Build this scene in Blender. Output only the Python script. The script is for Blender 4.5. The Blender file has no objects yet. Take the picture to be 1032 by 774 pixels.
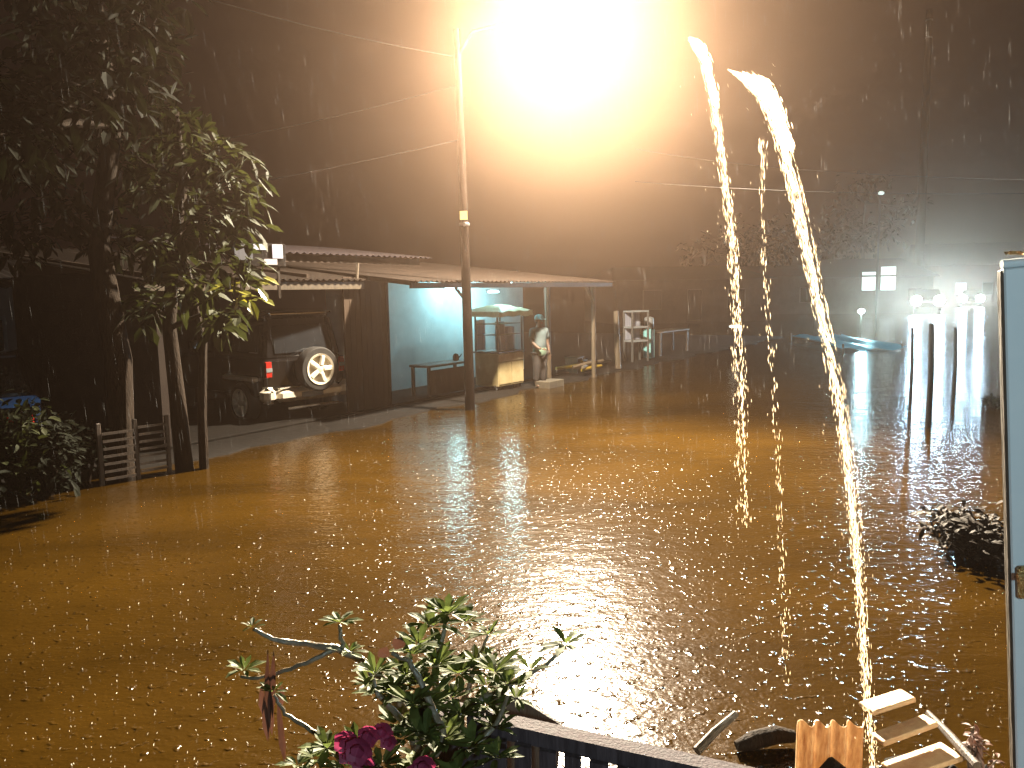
import bpy, math, random
from mathutils import Vector, Matrix, Euler
random.seed(7)
R = math.radians
sc = bpy.context.scene
COL = sc.collection

# ---------------------------------------------------------------- camera
CAM = Vector((0.0, 0.0, 2.3)); FPX = 800.0
cd = bpy.data.cameras.new('camera'); cam = bpy.data.objects.new('camera', cd); COL.objects.link(cam)
cd.sensor_width = 36; cd.lens = 36*FPX/1032; cd.clip_start = .05; cd.clip_end = 600
PITCH = math.atan(93/FPX)
CM = Matrix.Rotation(R(90)-PITCH, 3, 'X') @ Matrix.Rotation(R(-1.0), 3, 'Z')
cam.matrix_world = Matrix.Translation(CAM) @ CM.to_4x4()
sc.camera = cam

# ---------------------------------------------------------------- world: overcast night sky over a town
world = bpy.data.worlds.new('World'); sc.world = world; world.use_nodes = True
wn = world.node_tree.nodes; wl = world.node_tree.links
bg = wn['Background']
tc = wn.new('ShaderNodeTexCoord'); nz = wn.new('ShaderNodeTexNoise'); nz.inputs['Scale'].default_value = 2.2; nz.inputs['Detail'].default_value = 5
cr = wn.new('ShaderNodeValToRGB')
cr.color_ramp.elements[0].position = .3; cr.color_ramp.elements[0].color = (.30, .15, .14, 1)
cr.color_ramp.elements[1].position = .75; cr.color_ramp.elements[1].color = (.52, .30, .26, 1)
wl.new(tc.outputs['Generated'], nz.inputs['Vector']); wl.new(nz.outputs['Fac'], cr.inputs['Fac']); wl.new(cr.outputs['Color'], bg.inputs['Color'])
bg.inputs['Strength'].default_value = .012

LAMP_W = 44000.0          # street lamp, watts
HAZE_D = .0015            # haze added for the lamp's halo
HAZE_G = .89
sc.view_settings.view_transform = 'Standard'; sc.view_settings.look = 'None'
sc.view_settings.exposure = 0; sc.view_settings.gamma = 1
sc.render.engine = 'CYCLES'
cy = sc.cycles
cy.max_bounces = 6; cy.diffuse_bounces = 2; cy.glossy_bounces = 3; cy.transmission_bounces = 4; cy.transparent_max_bounces = 6
cy.volume_bounces = 0; cy.sample_clamp_indirect = 4; cy.sample_clamp_direct = 60; cy.caustics_reflective = False; cy.caustics_refractive = False
cy.use_denoising = True
try: cy.denoiser = 'OPENIMAGEDENOISE'; cy.denoising_prefilter = 'ACCURATE'
except Exception: pass
cy.use_light_tree = True

# ---------------------------------------------------------------- placing helpers (design time only)
def ray(px, py):
    return (CM @ Vector(((px-516)/FPX, (387-py)/FPX, -1))).normalized()
def g(px, py, z=0.0):
    d = ray(px, py); return CAM + d*((z-CAM.z)/d.z)
def at(px, py, y):
    d = ray(px, py); return CAM + d*(y/d.y)

# ---------------------------------------------------------------- materials
def mat(name, c1, c2=None, rough=.6, metal=0, scale=6, bump=0, bscale=30, spec=.5, stretch=(1,1,1), emit=None, estr=0, transl=0, coat=0, detail=6):
    m = bpy.data.materials.new(name); m.use_nodes = True
    nt = m.node_tree; N = nt.nodes; L = nt.links; p = N['Principled BSDF']
    c2 = c2 or tuple(v*.7 for v in c1)
    t = N.new('ShaderNodeTexCoord'); mp = N.new('ShaderNodeMapping'); mp.inputs['Scale'].default_value = stretch
    n = N.new('ShaderNodeTexNoise'); n.inputs['Scale'].default_value = scale; n.inputs['Detail'].default_value = detail; n.inputs['Roughness'].default_value = .65
    r = N.new('ShaderNodeValToRGB'); r.color_ramp.elements[0].position = .33; r.color_ramp.elements[1].position = .68
    r.color_ramp.elements[0].color = (*c2, 1); r.color_ramp.elements[1].color = (*c1, 1)
    L.new(t.outputs['Object'], mp.inputs['Vector']); L.new(mp.outputs['Vector'], n.inputs['Vector'])
    L.new(n.outputs['Fac'], r.inputs['Fac']); L.new(r.outputs['Color'], p.inputs['Base Color'])
    rr = N.new('ShaderNodeMapRange'); rr.inputs['To Min'].default_value = max(.02, rough*.75); rr.inputs['To Max'].default_value = min(1, rough*1.25)
    L.new(n.outputs['Fac'], rr.inputs['Value']); L.new(rr.outputs['Result'], p.inputs['Roughness'])
    p.inputs['Metallic'].default_value = metal; p.inputs['Specular IOR Level'].default_value = spec; p.inputs['Coat Weight'].default_value = coat
    if bump:
        n2 = N.new('ShaderNodeTexNoise'); n2.inputs['Scale'].default_value = bscale; n2.inputs['Detail'].default_value = 5
        L.new(mp.outputs['Vector'], n2.inputs['Vector'])
        b = N.new('ShaderNodeBump'); b.inputs['Strength'].default_value = bump; b.inputs['Distance'].default_value = .02
        L.new(n2.outputs['Fac'], b.inputs['Height']); L.new(b.outputs['Normal'], p.inputs['Normal'])
    if emit:
        p.inputs['Emission Color'].default_value = (*emit, 1); p.inputs['Emission Strength'].default_value = estr
    if transl:
        tr = N.new('ShaderNodeBsdfTranslucent'); L.new(r.outputs['Color'], tr.inputs['Color'])
        mx = N.new('ShaderNodeMixShader'); mx.inputs['Fac'].default_value = transl
        out = N['Material Output']
        L.new(p.outputs['BSDF'], mx.inputs[1]); L.new(tr.outputs['BSDF'], mx.inputs[2]); L.new(mx.outputs['Shader'], out.inputs['Surface'])
    return m

M = {}
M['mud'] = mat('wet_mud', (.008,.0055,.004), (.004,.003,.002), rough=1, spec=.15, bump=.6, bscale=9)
M['bed'] = mat('river_bed', (.12,.07,.035))
M['asphalt'] = mat('wet_asphalt', (.055,.05,.045), (.03,.028,.026), rough=.35, bump=.3)
M['bark'] = mat('bark', (.026,.017,.011), (.012,.008,.005), rough=.9, spec=.1, bump=.9, bscale=18, stretch=(3,3,.7))
M['leaf'] = mat('leaf_green', (.030,.032,.007), (.010,.014,.004), rough=.7, spec=.15, transl=.35, scale=1.3)
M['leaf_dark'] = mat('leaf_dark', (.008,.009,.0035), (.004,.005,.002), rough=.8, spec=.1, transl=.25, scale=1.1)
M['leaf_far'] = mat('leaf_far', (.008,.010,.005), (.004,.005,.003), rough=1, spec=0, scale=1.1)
M['post_dark'] = mat('silhouette_timber', (.010,.008,.007), (.006,.005,.005), rough=.7, spec=.2)  # near-black base colour puts the posts' silhouette into the material
M['leaf_yellow'] = mat('leaf_yellow', (.20,.17,.015), (.08,.09,.01), rough=.4, transl=.4, scale=2)
M['leaf_near'] = mat('leaf_waxy', (.15,.18,.045), (.06,.085,.02), rough=.6, spec=.2, transl=.5, scale=14)
M['stem'] = mat('grey_stem', (.26,.21,.14), (.12,.09,.06), rough=.35, bump=.4, bscale=60, scale=30)
M['dead'] = mat('dead_leaf', (.12,.05,.03), (.05,.02,.012), rough=.6, transl=.2)
M['dead_wet'] = mat('soaked_dark_leaf', (.018,.012,.008), (.008,.006,.004), rough=.7, spec=.2)
M['petal'] = mat('pink_petal', (.36,.05,.12), (.2,.015,.05), rough=.5, transl=.3, scale=40)
M['wood'] = mat('old_wood', (.06,.038,.025), (.025,.016,.01), rough=.55, bump=.5, bscale=25, stretch=(6,6,.6), scale=5)
M['wood_pale'] = mat('pale_wood', (.09,.065,.04), (.05,.036,.022), rough=.6, bump=.4, bscale=25, stretch=(6,6,.6))
M['fence_wood'] = mat('weathered_fence_wood', (.085,.062,.066), (.025,.017,.019), rough=.85, spec=.25, bump=.25, bscale=30, stretch=(5,5,.5), scale=12)
M['conc'] = mat('concrete', (.09,.075,.05), (.05,.04,.03), rough=.7, bump=.3)
M['pole'] = mat('painted_steel_pole', (.012,.007,.005), (.006,.004,.003), rough=.9, spec=.05, scale=3, stretch=(1,1,.4), bump=.1)
M['rust'] = mat('rusty_sheet', (.028,.018,.013), (.016,.011,.008), rough=.9, metal=0, spec=.2, scale=3, bump=.2)
M['sheet'] = mat('zinc_sheet', (.07,.055,.06), (.04,.032,.035), rough=.6, metal=0, spec=.3, scale=2.5, bump=.15)
M['tile'] = mat('roof_tile', (.05,.018,.014), (.03,.012,.01), rough=.85, spec=.2, bump=.4)
M['cyan_wall'] = mat('pale_blue_paint', (.50,.60,.62), (.38,.46,.48), rough=.65, scale=1.6, bump=.08)
M['brown_wall'] = mat('brown_boards', (.06,.04,.028), (.035,.022,.015), rough=.7, spec=.2, scale=3, stretch=(1,1,.2), bump=.2)
M['dark_wall'] = mat('grimy_plaster', (.05,.037,.03), (.028,.02,.017), rough=.85, spec=.2, scale=1.5, bump=.2)
M['pale_wall'] = mat('pale_plaster', (.12,.105,.09), (.08,.065,.05), rough=.8, scale=1.2)
M['red_wall'] = mat('red_brown_plaster', (.07,.022,.018), (.04,.014,.012), rough=.8, scale=1.2)
M['carpaint'] = mat('dark_car_paint', (.008,.007,.007), (.006,.005,.005), rough=.22, coat=1, scale=2)
M['bluepaint'] = mat('blue_car_paint', (.006,.02,.06), (.004,.014,.04), rough=.2, coat=1)
M['silver'] = mat('silver_bumper', (.95,.88,.74), (.85,.76,.6), rough=.32, metal=.2, bump=.05, scale=9)
M['chrome'] = mat('chrome', (.85,.82,.78), (.7,.67,.6), rough=.14, metal=1)
M['rubber'] = mat('rubber', (.025,.022,.02), rough=.7, bump=.3, bscale=60)
M['glass'] = mat('dark_glass', (.02,.022,.025), rough=.07, spec=.8)
M['redlens'] = mat('red_lens', (.5,.03,.02), (.35,.02,.015), rough=.15)
M['cream'] = mat('cream_panel', (.42,.35,.20), (.28,.21,.10), rough=.4, scale=2.2, bump=.05)
M['cream_top'] = mat('cream_awning', (.78,.70,.52), (.60,.48,.3), rough=.5, transl=.25, scale=3)
M['curtain'] = mat('grey_curtain', (.36,.38,.44), (.24,.25,.32), rough=.7, transl=.3, scale=3, stretch=(4,4,.3))
M['frame'] = mat('aluminium', (.13,.13,.125), (.09,.09,.09), rough=.45, metal=.3)
M['white'] = mat('white_plastic', (.22,.24,.25), (.16,.17,.18), rough=.45)
M['skin'] = mat('skin', (.10,.055,.035), (.07,.04,.025), rough=.55)
M['teal'] = mat('teal_cloth', (.22,.50,.52), (.14,.36,.38), rough=.8)
M['shirt'] = mat('pale_blue_shirt', (.10,.135,.145), (.07,.10,.105), rough=.85, scale=9)
M['green_cloth'] = mat('pale_green_cloth', (.14,.2,.15), (.09,.14,.10), rough=.85)
M['dark_cloth'] = mat('dark_cloth', (.025,.022,.022), rough=.9)
M['hair'] = mat('black_hair', (.015,.012,.01), rough=.5)
M['patch_sheet'] = mat('turquoise_patch', (.02,.32,.62), (.012,.22,.48), rough=.4, bump=.5, bscale=4)
M['panel_blue'] = mat('pale_blue_panel_paint', (.86,.92,.92), (.76,.84,.86), rough=.55, scale=2.5, bump=.04)
M['gold'] = mat('crumpled_foil', (.85,.55,.22), (.7,.4,.14), rough=.25, metal=.7, bump=1, bscale=70)
M['wire'] = mat('cable_rubber', (.012,.01,.01), rough=.35, spec=.35)
M['tile_pale'] = mat('clay_sheet', (.62,.42,.24), (.40,.22,.11), rough=.35, bump=.3, bscale=40, scale=10)
M['yellow_plastic'] = mat('yellow_plastic', (.25,.17,.02), (.16,.1,.012), rough=.4)
M['grey_tile'] = mat('dark_roof_sheet', (.035,.03,.028), (.02,.016,.016), rough=.8, spec=.2, bump=.3)
def emis(name, c, s):
    m = bpy.data.materials.new(name); m.use_nodes = True; nt = m.node_tree
    p = nt.nodes['Principled BSDF']; p.inputs['Base Color'].default_value = (.8,.8,.8,1)
    n = nt.nodes.new('ShaderNodeTexNoise'); n.inputs['Scale'].default_value = 8
    mm = nt.nodes.new('ShaderNodeMapRange'); mm.inputs['To Min'].default_value = s*.8; mm.inputs['To Max'].default_value = s*1.2
    nt.links.new(n.outputs['Fac'], mm.inputs['Value']); nt.links.new(mm.outputs['Result'], p.inputs['Emission Strength'])
    p.inputs['Emission Color'].default_value = (*c, 1); return m
M['lens'] = emis('lamp_lens', (1,.80,.50), 160)
M['tube'] = emis('fluorescent_tube', (.62,.97,1), 14)
M['tube_dim'] = emis('far_lit_window', (.75,.95,.9), 1.1)
M['win_warm'] = emis('far_warm_window', (1,.5,.3), .12)
M['headlight'] = emis('headlight_lens', (.62,.84,1), 260)
M['signface'] = emis('backlit_sign_face', (.40,.50,1), .35)
M['signpink'] = emis('backlit_sign_pink', (.9,.4,.6), .3)

# drops of water catching the lamp
def drop_mat(name, col, tr=.6):
    m = bpy.data.materials.new(name); m.use_nodes = True; nt = m.node_tree; N = nt.nodes; L = nt.links
    p = N['Principled BSDF']; p.inputs['Base Color'].default_value = (*col,1); p.inputs['Roughness'].default_value = .15
    t = N.new('ShaderNodeBsdfTranslucent'); t.inputs['Color'].default_value = (*col,1)
    n = N.new('ShaderNodeTexNoise'); n.inputs['Scale'].default_value = 25
    mr = N.new('ShaderNodeMapRange'); mr.inputs['To Min'].default_value = tr-.2; mr.inputs['To Max'].default_value = tr+.25
    L.new(n.outputs['Fac'], mr.inputs['Value'])
    mx = N.new('ShaderNodeMixShader'); L.new(mr.outputs['Result'], mx.inputs['Fac'])
    L.new(p.outputs['BSDF'], mx.inputs[1]); L.new(t.outputs['BSDF'], mx.inputs[2]); L.new(mx.outputs['Shader'], N['Material Output'].inputs['Surface'])
    return m
M['drop'] = drop_mat('falling_water', (.70,.56,.38), .9)
M['rain'] = drop_mat('rain_drops', (.15,.15,.15))
M['splash'] = drop_mat('splash_drops', (.5,.47,.42))

# ---------------------------------------------------------------- mesh builder
class MB:
    def __init__(s): s.v = []; s.f = []; s.smooth = False
    def add(s, vs, fs):
        o = len(s.v); s.v += [tuple(v) for v in vs]; s.f += [tuple(i+o for i in f) for f in fs]; return s
    def box(s, x0, x1, y0, y1, z0, z1, bev=0, mtx=None, taper=None):
        """box with chamfered vertical+horizontal edges (bev) and optional taper of the top (tx, ty)"""
        tx, ty = taper or (0, 0)
        if bev:
            b = bev; rings = []
            for (z, e) in ((z0, b), (z0+b, 0), (z1-b, 0), (z1, b)):
                k = (z-z0)/(z1-z0); ax0, ax1, ay0, ay1 = x0+tx*k+e, x1-tx*k-e, y0+ty*k+e, y1-ty*k-e
                c = b
                rings.append([(ax0+c,ay0,z),(ax1-c,ay0,z),(ax1,ay0+c,z),(ax1,ay1-c,z),(ax1-c,ay1,z),(ax0+c,ay1,z),(ax0,ay1-c,z),(ax0,ay0+c,z)])
            vs = [p for r_ in rings for p in r_]
            fs = [tuple(range(7,-1,-1)), tuple(range(24,32))]
            for k in range(3):
                for i in range(8):
                    j = (i+1) % 8; fs.append((k*8+i, k*8+j, k*8+8+j, k*8+8+i))
        else:
            vs = [(x0,y0,z0),(x1,y0,z0),(x1,y1,z0),(x0,y1,z0),(x0+tx,y0+ty,z1),(x1-tx,y0+ty,z1),(x1-tx,y1-ty,z1),(x0+tx,y1-ty,z1)]
            fs = [(3,2,1,0),(4,5,6,7),(0,1,5,4),(1,2,6,5),(2,3,7,6),(3,0,4,7)]
        if mtx: vs = [mtx @ Vector(v) for v in vs]
        return s.add(vs, fs)
    def tube(s, pts, rad, n=8, cap=True):
        pts = [Vector(p) for p in pts]; rr = rad if isinstance(rad, (list, tuple)) else [rad]*len(pts)
        vs = []; prev = None
        for i, p in enumerate(pts):
            d = (pts[min(i+1, len(pts)-1)] - pts[max(i-1, 0)]).normalized()
            a = prev if prev is not None else (Vector((0,0,1)) if abs(d.z) < .9 else Vector((1,0,0)))
            u = (a - d*a.dot(d)).normalized(); prev = u; w = d.cross(u)
            for k in range(n):
                t = 2*math.pi*k/n; vs.append(p + (u*math.cos(t)+w*math.sin(t))*rr[i])
        fs = []
        for i in range(len(pts)-1):
            for k in range(n):
                j = (k+1) % n; fs.append((i*n+k, i*n+j, i*n+n+j, i*n+n+k))
        if cap: fs.append(tuple(range(n-1,-1,-1))); fs.append(tuple(range((len(pts)-1)*n, len(pts)*n)))
        return s.add(vs, fs)
    def lathe(s, prof, c=(0,0,0), axis='Z', n=24, mtx=None):
        vs = []; c = Vector(c)
        for (r_, h) in prof:
            for k in range(n):
                t = 2*math.pi*k/n; a, b = r_*math.cos(t), r_*math.sin(t)
                v = Vector((a,b,h)) if axis == 'Z' else Vector((a,h,b)) if axis == 'Y' else Vector((h,a,b))
                vs.append(c+v)
        fs = [(i*n+k, i*n+(k+1)%n, (i+1)*n+(k+1)%n, (i+1)*n+k) for i in range(len(prof)-1) for k in range(n)]
        fs.append(tuple(range(n))); fs.append(tuple(range((len(prof)-1)*n, len(prof)*n)))
        if mtx: vs = [mtx @ v for v in vs]
        return s.add(vs, fs)
    def leaf(s, base, dirn, up, L_, W, bend=.25):
        d = Vector(dirn).normalized(); u = Vector(up); u = (u - d*u.dot(d))
        u = u.normalized() if u.length > 1e-4 else Vector((0,0,1)); w = d.cross(u); b = Vector(base)
        def p(t, x, h): return b + d*(L_*t) + w*(W*x) + u*(h*L_) - Vector((0,0,1))*(bend*L_*t*t)
        vs = [p(0,0,0), p(.3,-.38,.03), p(.3,.38,.03), p(.3,0,-.01), p(.68,-.5,.03), p(.68,.5,.03), p(.68,0,-.01), p(1,0,0)]
        return s.add(vs, [(0,3,1),(0,2,3),(1,3,6,4),(3,2,5,6),(4,6,7),(6,5,7)])
    def corr(s, x0, x1, y0, y1, z0, z1, pitch=.18, amp=.018, th=.006, mtx=None):
        """corrugated sheet, waves across x, falling from y1 (z1) to y0 (z0)"""
        n = max(4, int((x1-x0)/pitch*6)); top = []; bot = []
        for j in (0, 1):
            y = (y0, y1)[j]; z = (z0, z1)[j]
            for i in range(n+1):
                x = x0+(x1-x0)*i/n; h = amp*math.sin(2*math.pi*(x-x0)/pitch)
                top.append((x,y,z+h)); bot.append((x,y,z+h-th))
        vs = top+bot; m_ = 2*(n+1); fs = []
        for i in range(n):
            fs.append((i, i+1, n+2+i, n+1+i)); fs.append((m_+i+1, m_+i, m_+n+1+i, m_+n+2+i))
            fs.append((i+1, i, m_+i, m_+i+1)); fs.append((n+1+i, n+2+i, m_+n+2+i, m_+n+1+i))
        if mtx: vs = [mtx @ Vector(v) for v in vs]
        return s.add(vs, fs)
    def drop(s, p, d, L_, w):
        p = Vector(p); d = Vector(d).normalized(); a = Vector((1,0,0)) if abs(d.x) < .8 else Vector((0,1,0))
        u = d.cross(a).normalized()*w; v = d.cross(u).normalized()*w
        return s.add([p-d*L_/2, p+u, p+d*L_/2, p-u, p-d*L_/2, p+v, p+d*L_/2, p-v], [(0,1,2,3),(4,5,6,7)])
    def build(s, name, m, parent=None, smooth=False, loc=None, rot=None):
        me = bpy.data.meshes.new(name); me.from_pydata(s.v, [], s.f); me.validate(); me.update()
        if smooth: me.polygons.foreach_set('use_smooth', [True]*len(me.polygons))
        me.materials.append(m); o = bpy.data.objects.new(name, me); COL.objects.link(o)
        if parent: o.parent = parent
        if loc is not None: o.location = loc
        if rot is not None: o.rotation_euler = rot
        if smooth:
            try: me.set_sharp_from_angle(angle=R(40))
            except Exception: pass
        return o
def tag(o, label=None, cat=None, group=None, kind=None):
    if label: o['label'] = label
    if cat: o['category'] = cat
    if group: o['group'] = group
    if kind: o['kind'] = kind
    return o
def empty(name, loc=(0,0,0), rz=0, label=None, cat=None, group=None):
    o = bpy.data.objects.new(name, None); COL.objects.link(o); o.location = loc; o.rotation_euler = (0,0,rz); o.empty_display_size = .2
    return tag(o, label, cat, group)
def light(name, kind, loc, parent, power, color, size=.1, rot=None, **kw):
    ld = bpy.data.lights.new(name, kind); ld.energy = power; ld.color = color
    if kind == 'AREA': ld.size = size; ld.shape = kw.get('shape', 'SQUARE'); ld.size_y = kw.get('size_y', size)
    else: ld.shadow_soft_size = size
    if kind == 'SPOT': ld.spot_size = kw.get('spot', R(150)); ld.spot_blend = kw.get('blend', .5)
    o = bpy.data.objects.new(name, ld); COL.objects.link(o); o.location = loc
    if rot is not None: o.rotation_euler = rot
    if parent: o.parent = parent
    return o

# ---------------------------------------------------------------- the setting
# street frame: x runs along the left kerb of the street, y away from the street into the yards
O = g(240, 456); E_ = g(600, 380); O.z = E_.z = 0
U = (E_-O).normalized(); ANG = math.atan2(U.y, U.x); Nn = Vector((-U.y, U.x, 0))
def S(px, t=0.0):
    d = ray(px, 300); d.z = 0; b = O + Nn*t     # b + s U = k d
    det = -U.x*d.y + U.y*d.x
    return (b.x*d.y - b.y*d.x)/det
def W(s, t, z=0): return O + U*s + Nn*t + Vector((0,0,z))

gm = MB(); gm.add([(-85,-15,-.6),(85,-15,-.6),(85,150,-.6),(-85,150,-.6)], [(0,1,2,3)])
tag(gm.build('ground', M['bed']), kind='structure')

# flood water: muddy, opaque, rain-roughened
def water_material():
    m = bpy.data.materials.new('flood_water'); m.use_nodes = True; nt = m.node_tree; N = nt.nodes; L = nt.links; p = N['Principled BSDF']
    t = N.new('ShaderNodeTexCoord')
    def noise(scale, stretch=(1,1,1), detail=3, rough=.5, dist=0, rot=0):
        mp = N.new('ShaderNodeMapping'); mp.inputs['Scale'].default_value = stretch; mp.inputs['Rotation'].default_value = (0,0,rot)
        n = N.new('ShaderNodeTexNoise'); n.inputs['Scale'].default_value = scale; n.inputs['Detail'].default_value = detail
        n.inputs['Roughness'].default_value = rough; n.inputs['Distortion'].default_value = dist
        L.new(t.outputs['Object'], mp.inputs['Vector']); L.new(mp.outputs['Vector'], n.inputs['Vector']); return n
    c = noise(.35, detail=6, rough=.6, dist=.6, stretch=(.6,1.4,1))
    r = N.new('ShaderNodeValToRGB'); r.color_ramp.elements[0].position = .3; r.color_ramp.elements[1].position = .7
    r.color_ramp.elements[0].color = (.012,.0058,.0005,1); r.color_ramp.elements[1].color = (.030,.0145,.0015,1)
    L.new(c.outputs['Fac'], r.inputs['Fac']); L.new(r.outputs['Color'], p.inputs['Base Color'])
    p.inputs['Roughness'].default_value = .12; p.inputs['IOR'].default_value = 1.6
    a = noise(1.5, (.7,1.6,1), 2, dist=.4, rot=.2); b = noise(6.5, (.75,1.35,1), 3, .55, .3, rot=-.15); d = noise(26, (1,1.15,1), 2)
    # ring ripples of the rain
    v = N.new('ShaderNodeTexVoronoi'); v.inputs['Scale'].default_value = 5.5; L.new(t.outputs['Object'], v.inputs['Vector'])
    k = N.new('ShaderNodeMath'); k.operation = 'MULTIPLY'; k.inputs[1].default_value = 38; L.new(v.outputs['Distance'], k.inputs[0])
    s_ = N.new('ShaderNodeMath'); s_.operation = 'SINE'; L.new(k.outputs[0], s_.inputs[0])
    fall = N.new('ShaderNodeMapRange'); fall.inputs['From Max'].default_value = .5; fall.inputs['To Min'].default_value = 1; fall.inputs['To Max'].default_value = 0; L.new(v.outputs['Distance'], fall.inputs['Value'])
    rg = N.new('ShaderNodeMath'); rg.operation = 'MULTIPLY'; L.new(s_.outputs[0], rg.inputs[0]); L.new(fall.outputs['Result'], rg.inputs[1])
    rp = noise(15, (1,1,1), 1, dist=.2)
    pit = N.new('ShaderNodeMapRange'); pit.interpolation_type = 'SMOOTHSTEP'; pit.inputs['From Min'].default_value = .60; pit.inputs['From Max'].default_value = .78
    L.new(rp.outputs['Fac'], pit.inputs['Value'])
    acc = None
    for src, amp in ((a.outputs['Fac'], .010), (b.outputs['Fac'], .0095), (d.outputs['Fac'], .0030), (rg.outputs[0], .0006), (pit.outputs['Result'], .0068)):
        mu = N.new('ShaderNodeMath'); mu.operation = 'MULTIPLY'; mu.inputs[1].default_value = amp; L.new(src, mu.inputs[0])
        if acc is None: acc = mu
        else:
            ad = N.new('ShaderNodeMath'); ad.operation = 'ADD'; L.new(acc.outputs[0], ad.inputs[0]); L.new(mu.outputs[0], ad.inputs[1]); acc = ad
    bp = N.new('ShaderNodeBump'); bp.inputs['Strength'].default_value = 1; bp.inputs['Distance'].default_value = 1
    L.new(acc.outputs[0], bp.inputs['Height']); L.new(bp.outputs['Normal'], p.inputs['Normal'])
    return m
M['water'] = water_material()
wm = MB(); wm.add([(-84,-14,0),(84,-14,0),(84,149,0),(-84,149,0)], [(0,1,2,3)])
tag(wm.build('flood_water', M['water']), kind='structure')

# raised yards along the left side (an uneven muddy bank just above the flood)
yb = MB(); n = 90; rows = []
for i in range(n+1):
    s = -16 + 46*i/n; e = .14*math.sin(s*1.7)+.1*math.sin(s*3.9+1)+.05*random.random()
    if s < -.5: e += .25
    rows += [W(s, e-.25, -.25), W(s, e, .02), W(s, e+.5, .05), W(s, 30, .06)]
f = []
for i in range(n):
    for k in range(3): f.append((i*4+k, i*4+4+k, i*4+5+k, i*4+k+1))
yb.add(rows, f)
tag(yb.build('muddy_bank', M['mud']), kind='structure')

# haze added over the whole place, standing in for lens glare round the lamp
hz = MB(); hz.box(-88, 88, -18, 154, -1.6, 33)
hm = bpy.data.materials.new('glare_haze'); hm.use_nodes = True; hn = hm.node_tree
hn.nodes.remove(hn.nodes['Principled BSDF'])
pv = hn.nodes.new('ShaderNodeVolumePrincipled'); pv.inputs['Color'].default_value = (.97,.65,.46,1)
pv.inputs['Density'].default_value = HAZE_D; pv.inputs['Anisotropy'].default_value = HAZE_G
hn.links.new(pv.outputs['Volume'], hn.nodes['Material Output'].inputs['Volume'])
ho = hz.build('haze', hm); tag(ho, kind='stuff')

# ---------------------------------------------------------------- street lamp on a pole
pb = g(474, 413); LP = at(570, 26, pb.y-.4)
lamp = empty('street_lamp', (pb.x, pb.y, 0), 0, 'glaring street lamp on a tall steel pole standing in the flood', 'street lamp')
lean = Vector((-.09, 0, 0)) ; TOPZ = LP.z + .1
mb = MB(); mb.tube([(0,0,-.5), lean*.2+Vector((0,0,2)), lean*.6+Vector((0,0,5)), lean+Vector((0,0,TOPZ))], [.10,.092,.075,.06], 14)
mb.build('pole', M['pole'], lamp, smooth=True)
LL = LP - Vector((pb.x, pb.y, 0))
mb = MB(); mb.tube([lean+Vector((0,0,TOPZ-.5)), lean*.9+Vector((.3,-.05,TOPZ-.05)), LL+Vector((-.75,.1,.16)), LL+Vector((-.28,.0,.1))], [.035,.035,.03,.028], 10)
mb.build('arm', M['pole'], lamp, smooth=True)
mb = MB(); mb.lathe([(.02,-.34),(.10,-.30),(.16,-.1),(.17,.12),(.12,.3),(.03,.34)], (0,0,0), 'X', 16, Matrix.Translation(LL+Vector((0,0,.09))) @ Matrix.Diagonal((1,1,.5,1)))
hd = mb.build('lamp_head', M['frame'], lamp, smooth=True)
mb = MB(); mb.lathe([(.01,-.24),(.10,-.16),(.13,0),(.10,.16),(.01,.24)], (0,0,0), 'X', 16, Matrix.Translation(LL+Vector((0,0,.02))) @ Matrix.Diagonal((1,1,.7,1)))
mb.build('lamp_glass', M['lens'], lamp, smooth=True)
pt = at(468, 217, pb.y-.1); mb = MB(); mb.box(-.07,.07,-.012,.0,-.08,.08)
mb.build('number_plate', mat('yellow_plate', (.85,.72,.3), (.75,.6,.22), rough=.4), lamp, loc=(lean.x*.4+.0, -.09, pt.z))
mb = MB(); mb.lathe([(.098,-.03),(.105,-.02),(.105,.02),(.098,.03)], (0,0,3.6)); mb.box(-.02,.02,-.14,-.08,3.56,3.64)
mb.build('pole_clamp', M['frame'], lamp, loc=(-.03,0,0))
light('street_lamp_spill', 'POINT', LL+Vector((0,0,-.22)), lamp, LAMP_W*.38, (1,.86,.65), .16)
light('street_lamp_beam', 'SPOT', LL+Vector((0,0,-.24)), lamp, LAMP_W*1.85, (1,.86,.65), .16, rot=Vector((.9,-11.3,-7.4)).to_track_quat('-Z','Y').to_euler(), spot=R(108), blend=1.0)

# second pole, far right along the street
q = at(925, 300, 74); top2 = at(925, 10, 74)
up = empty('utility_pole', (q.x, q.y, 0), 0, 'tall dark mast on the right, barely lit against the night', 'utility pole')
mb = MB(); mb.tube([(0,0,-.5),(0,0,top2.z)], [.42,.26], 12); mb.build('pole', M['pole'], up, smooth=True)
for z in (top2.z-.9, top2.z-2.4):
    mb = MB(); mb.lathe([(.24,-.09),(.29,-.07),(.29,.07),(.24,.09)], (0,0,z)); mb.build('pole_band', M['frame'], up, smooth=True)

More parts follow.
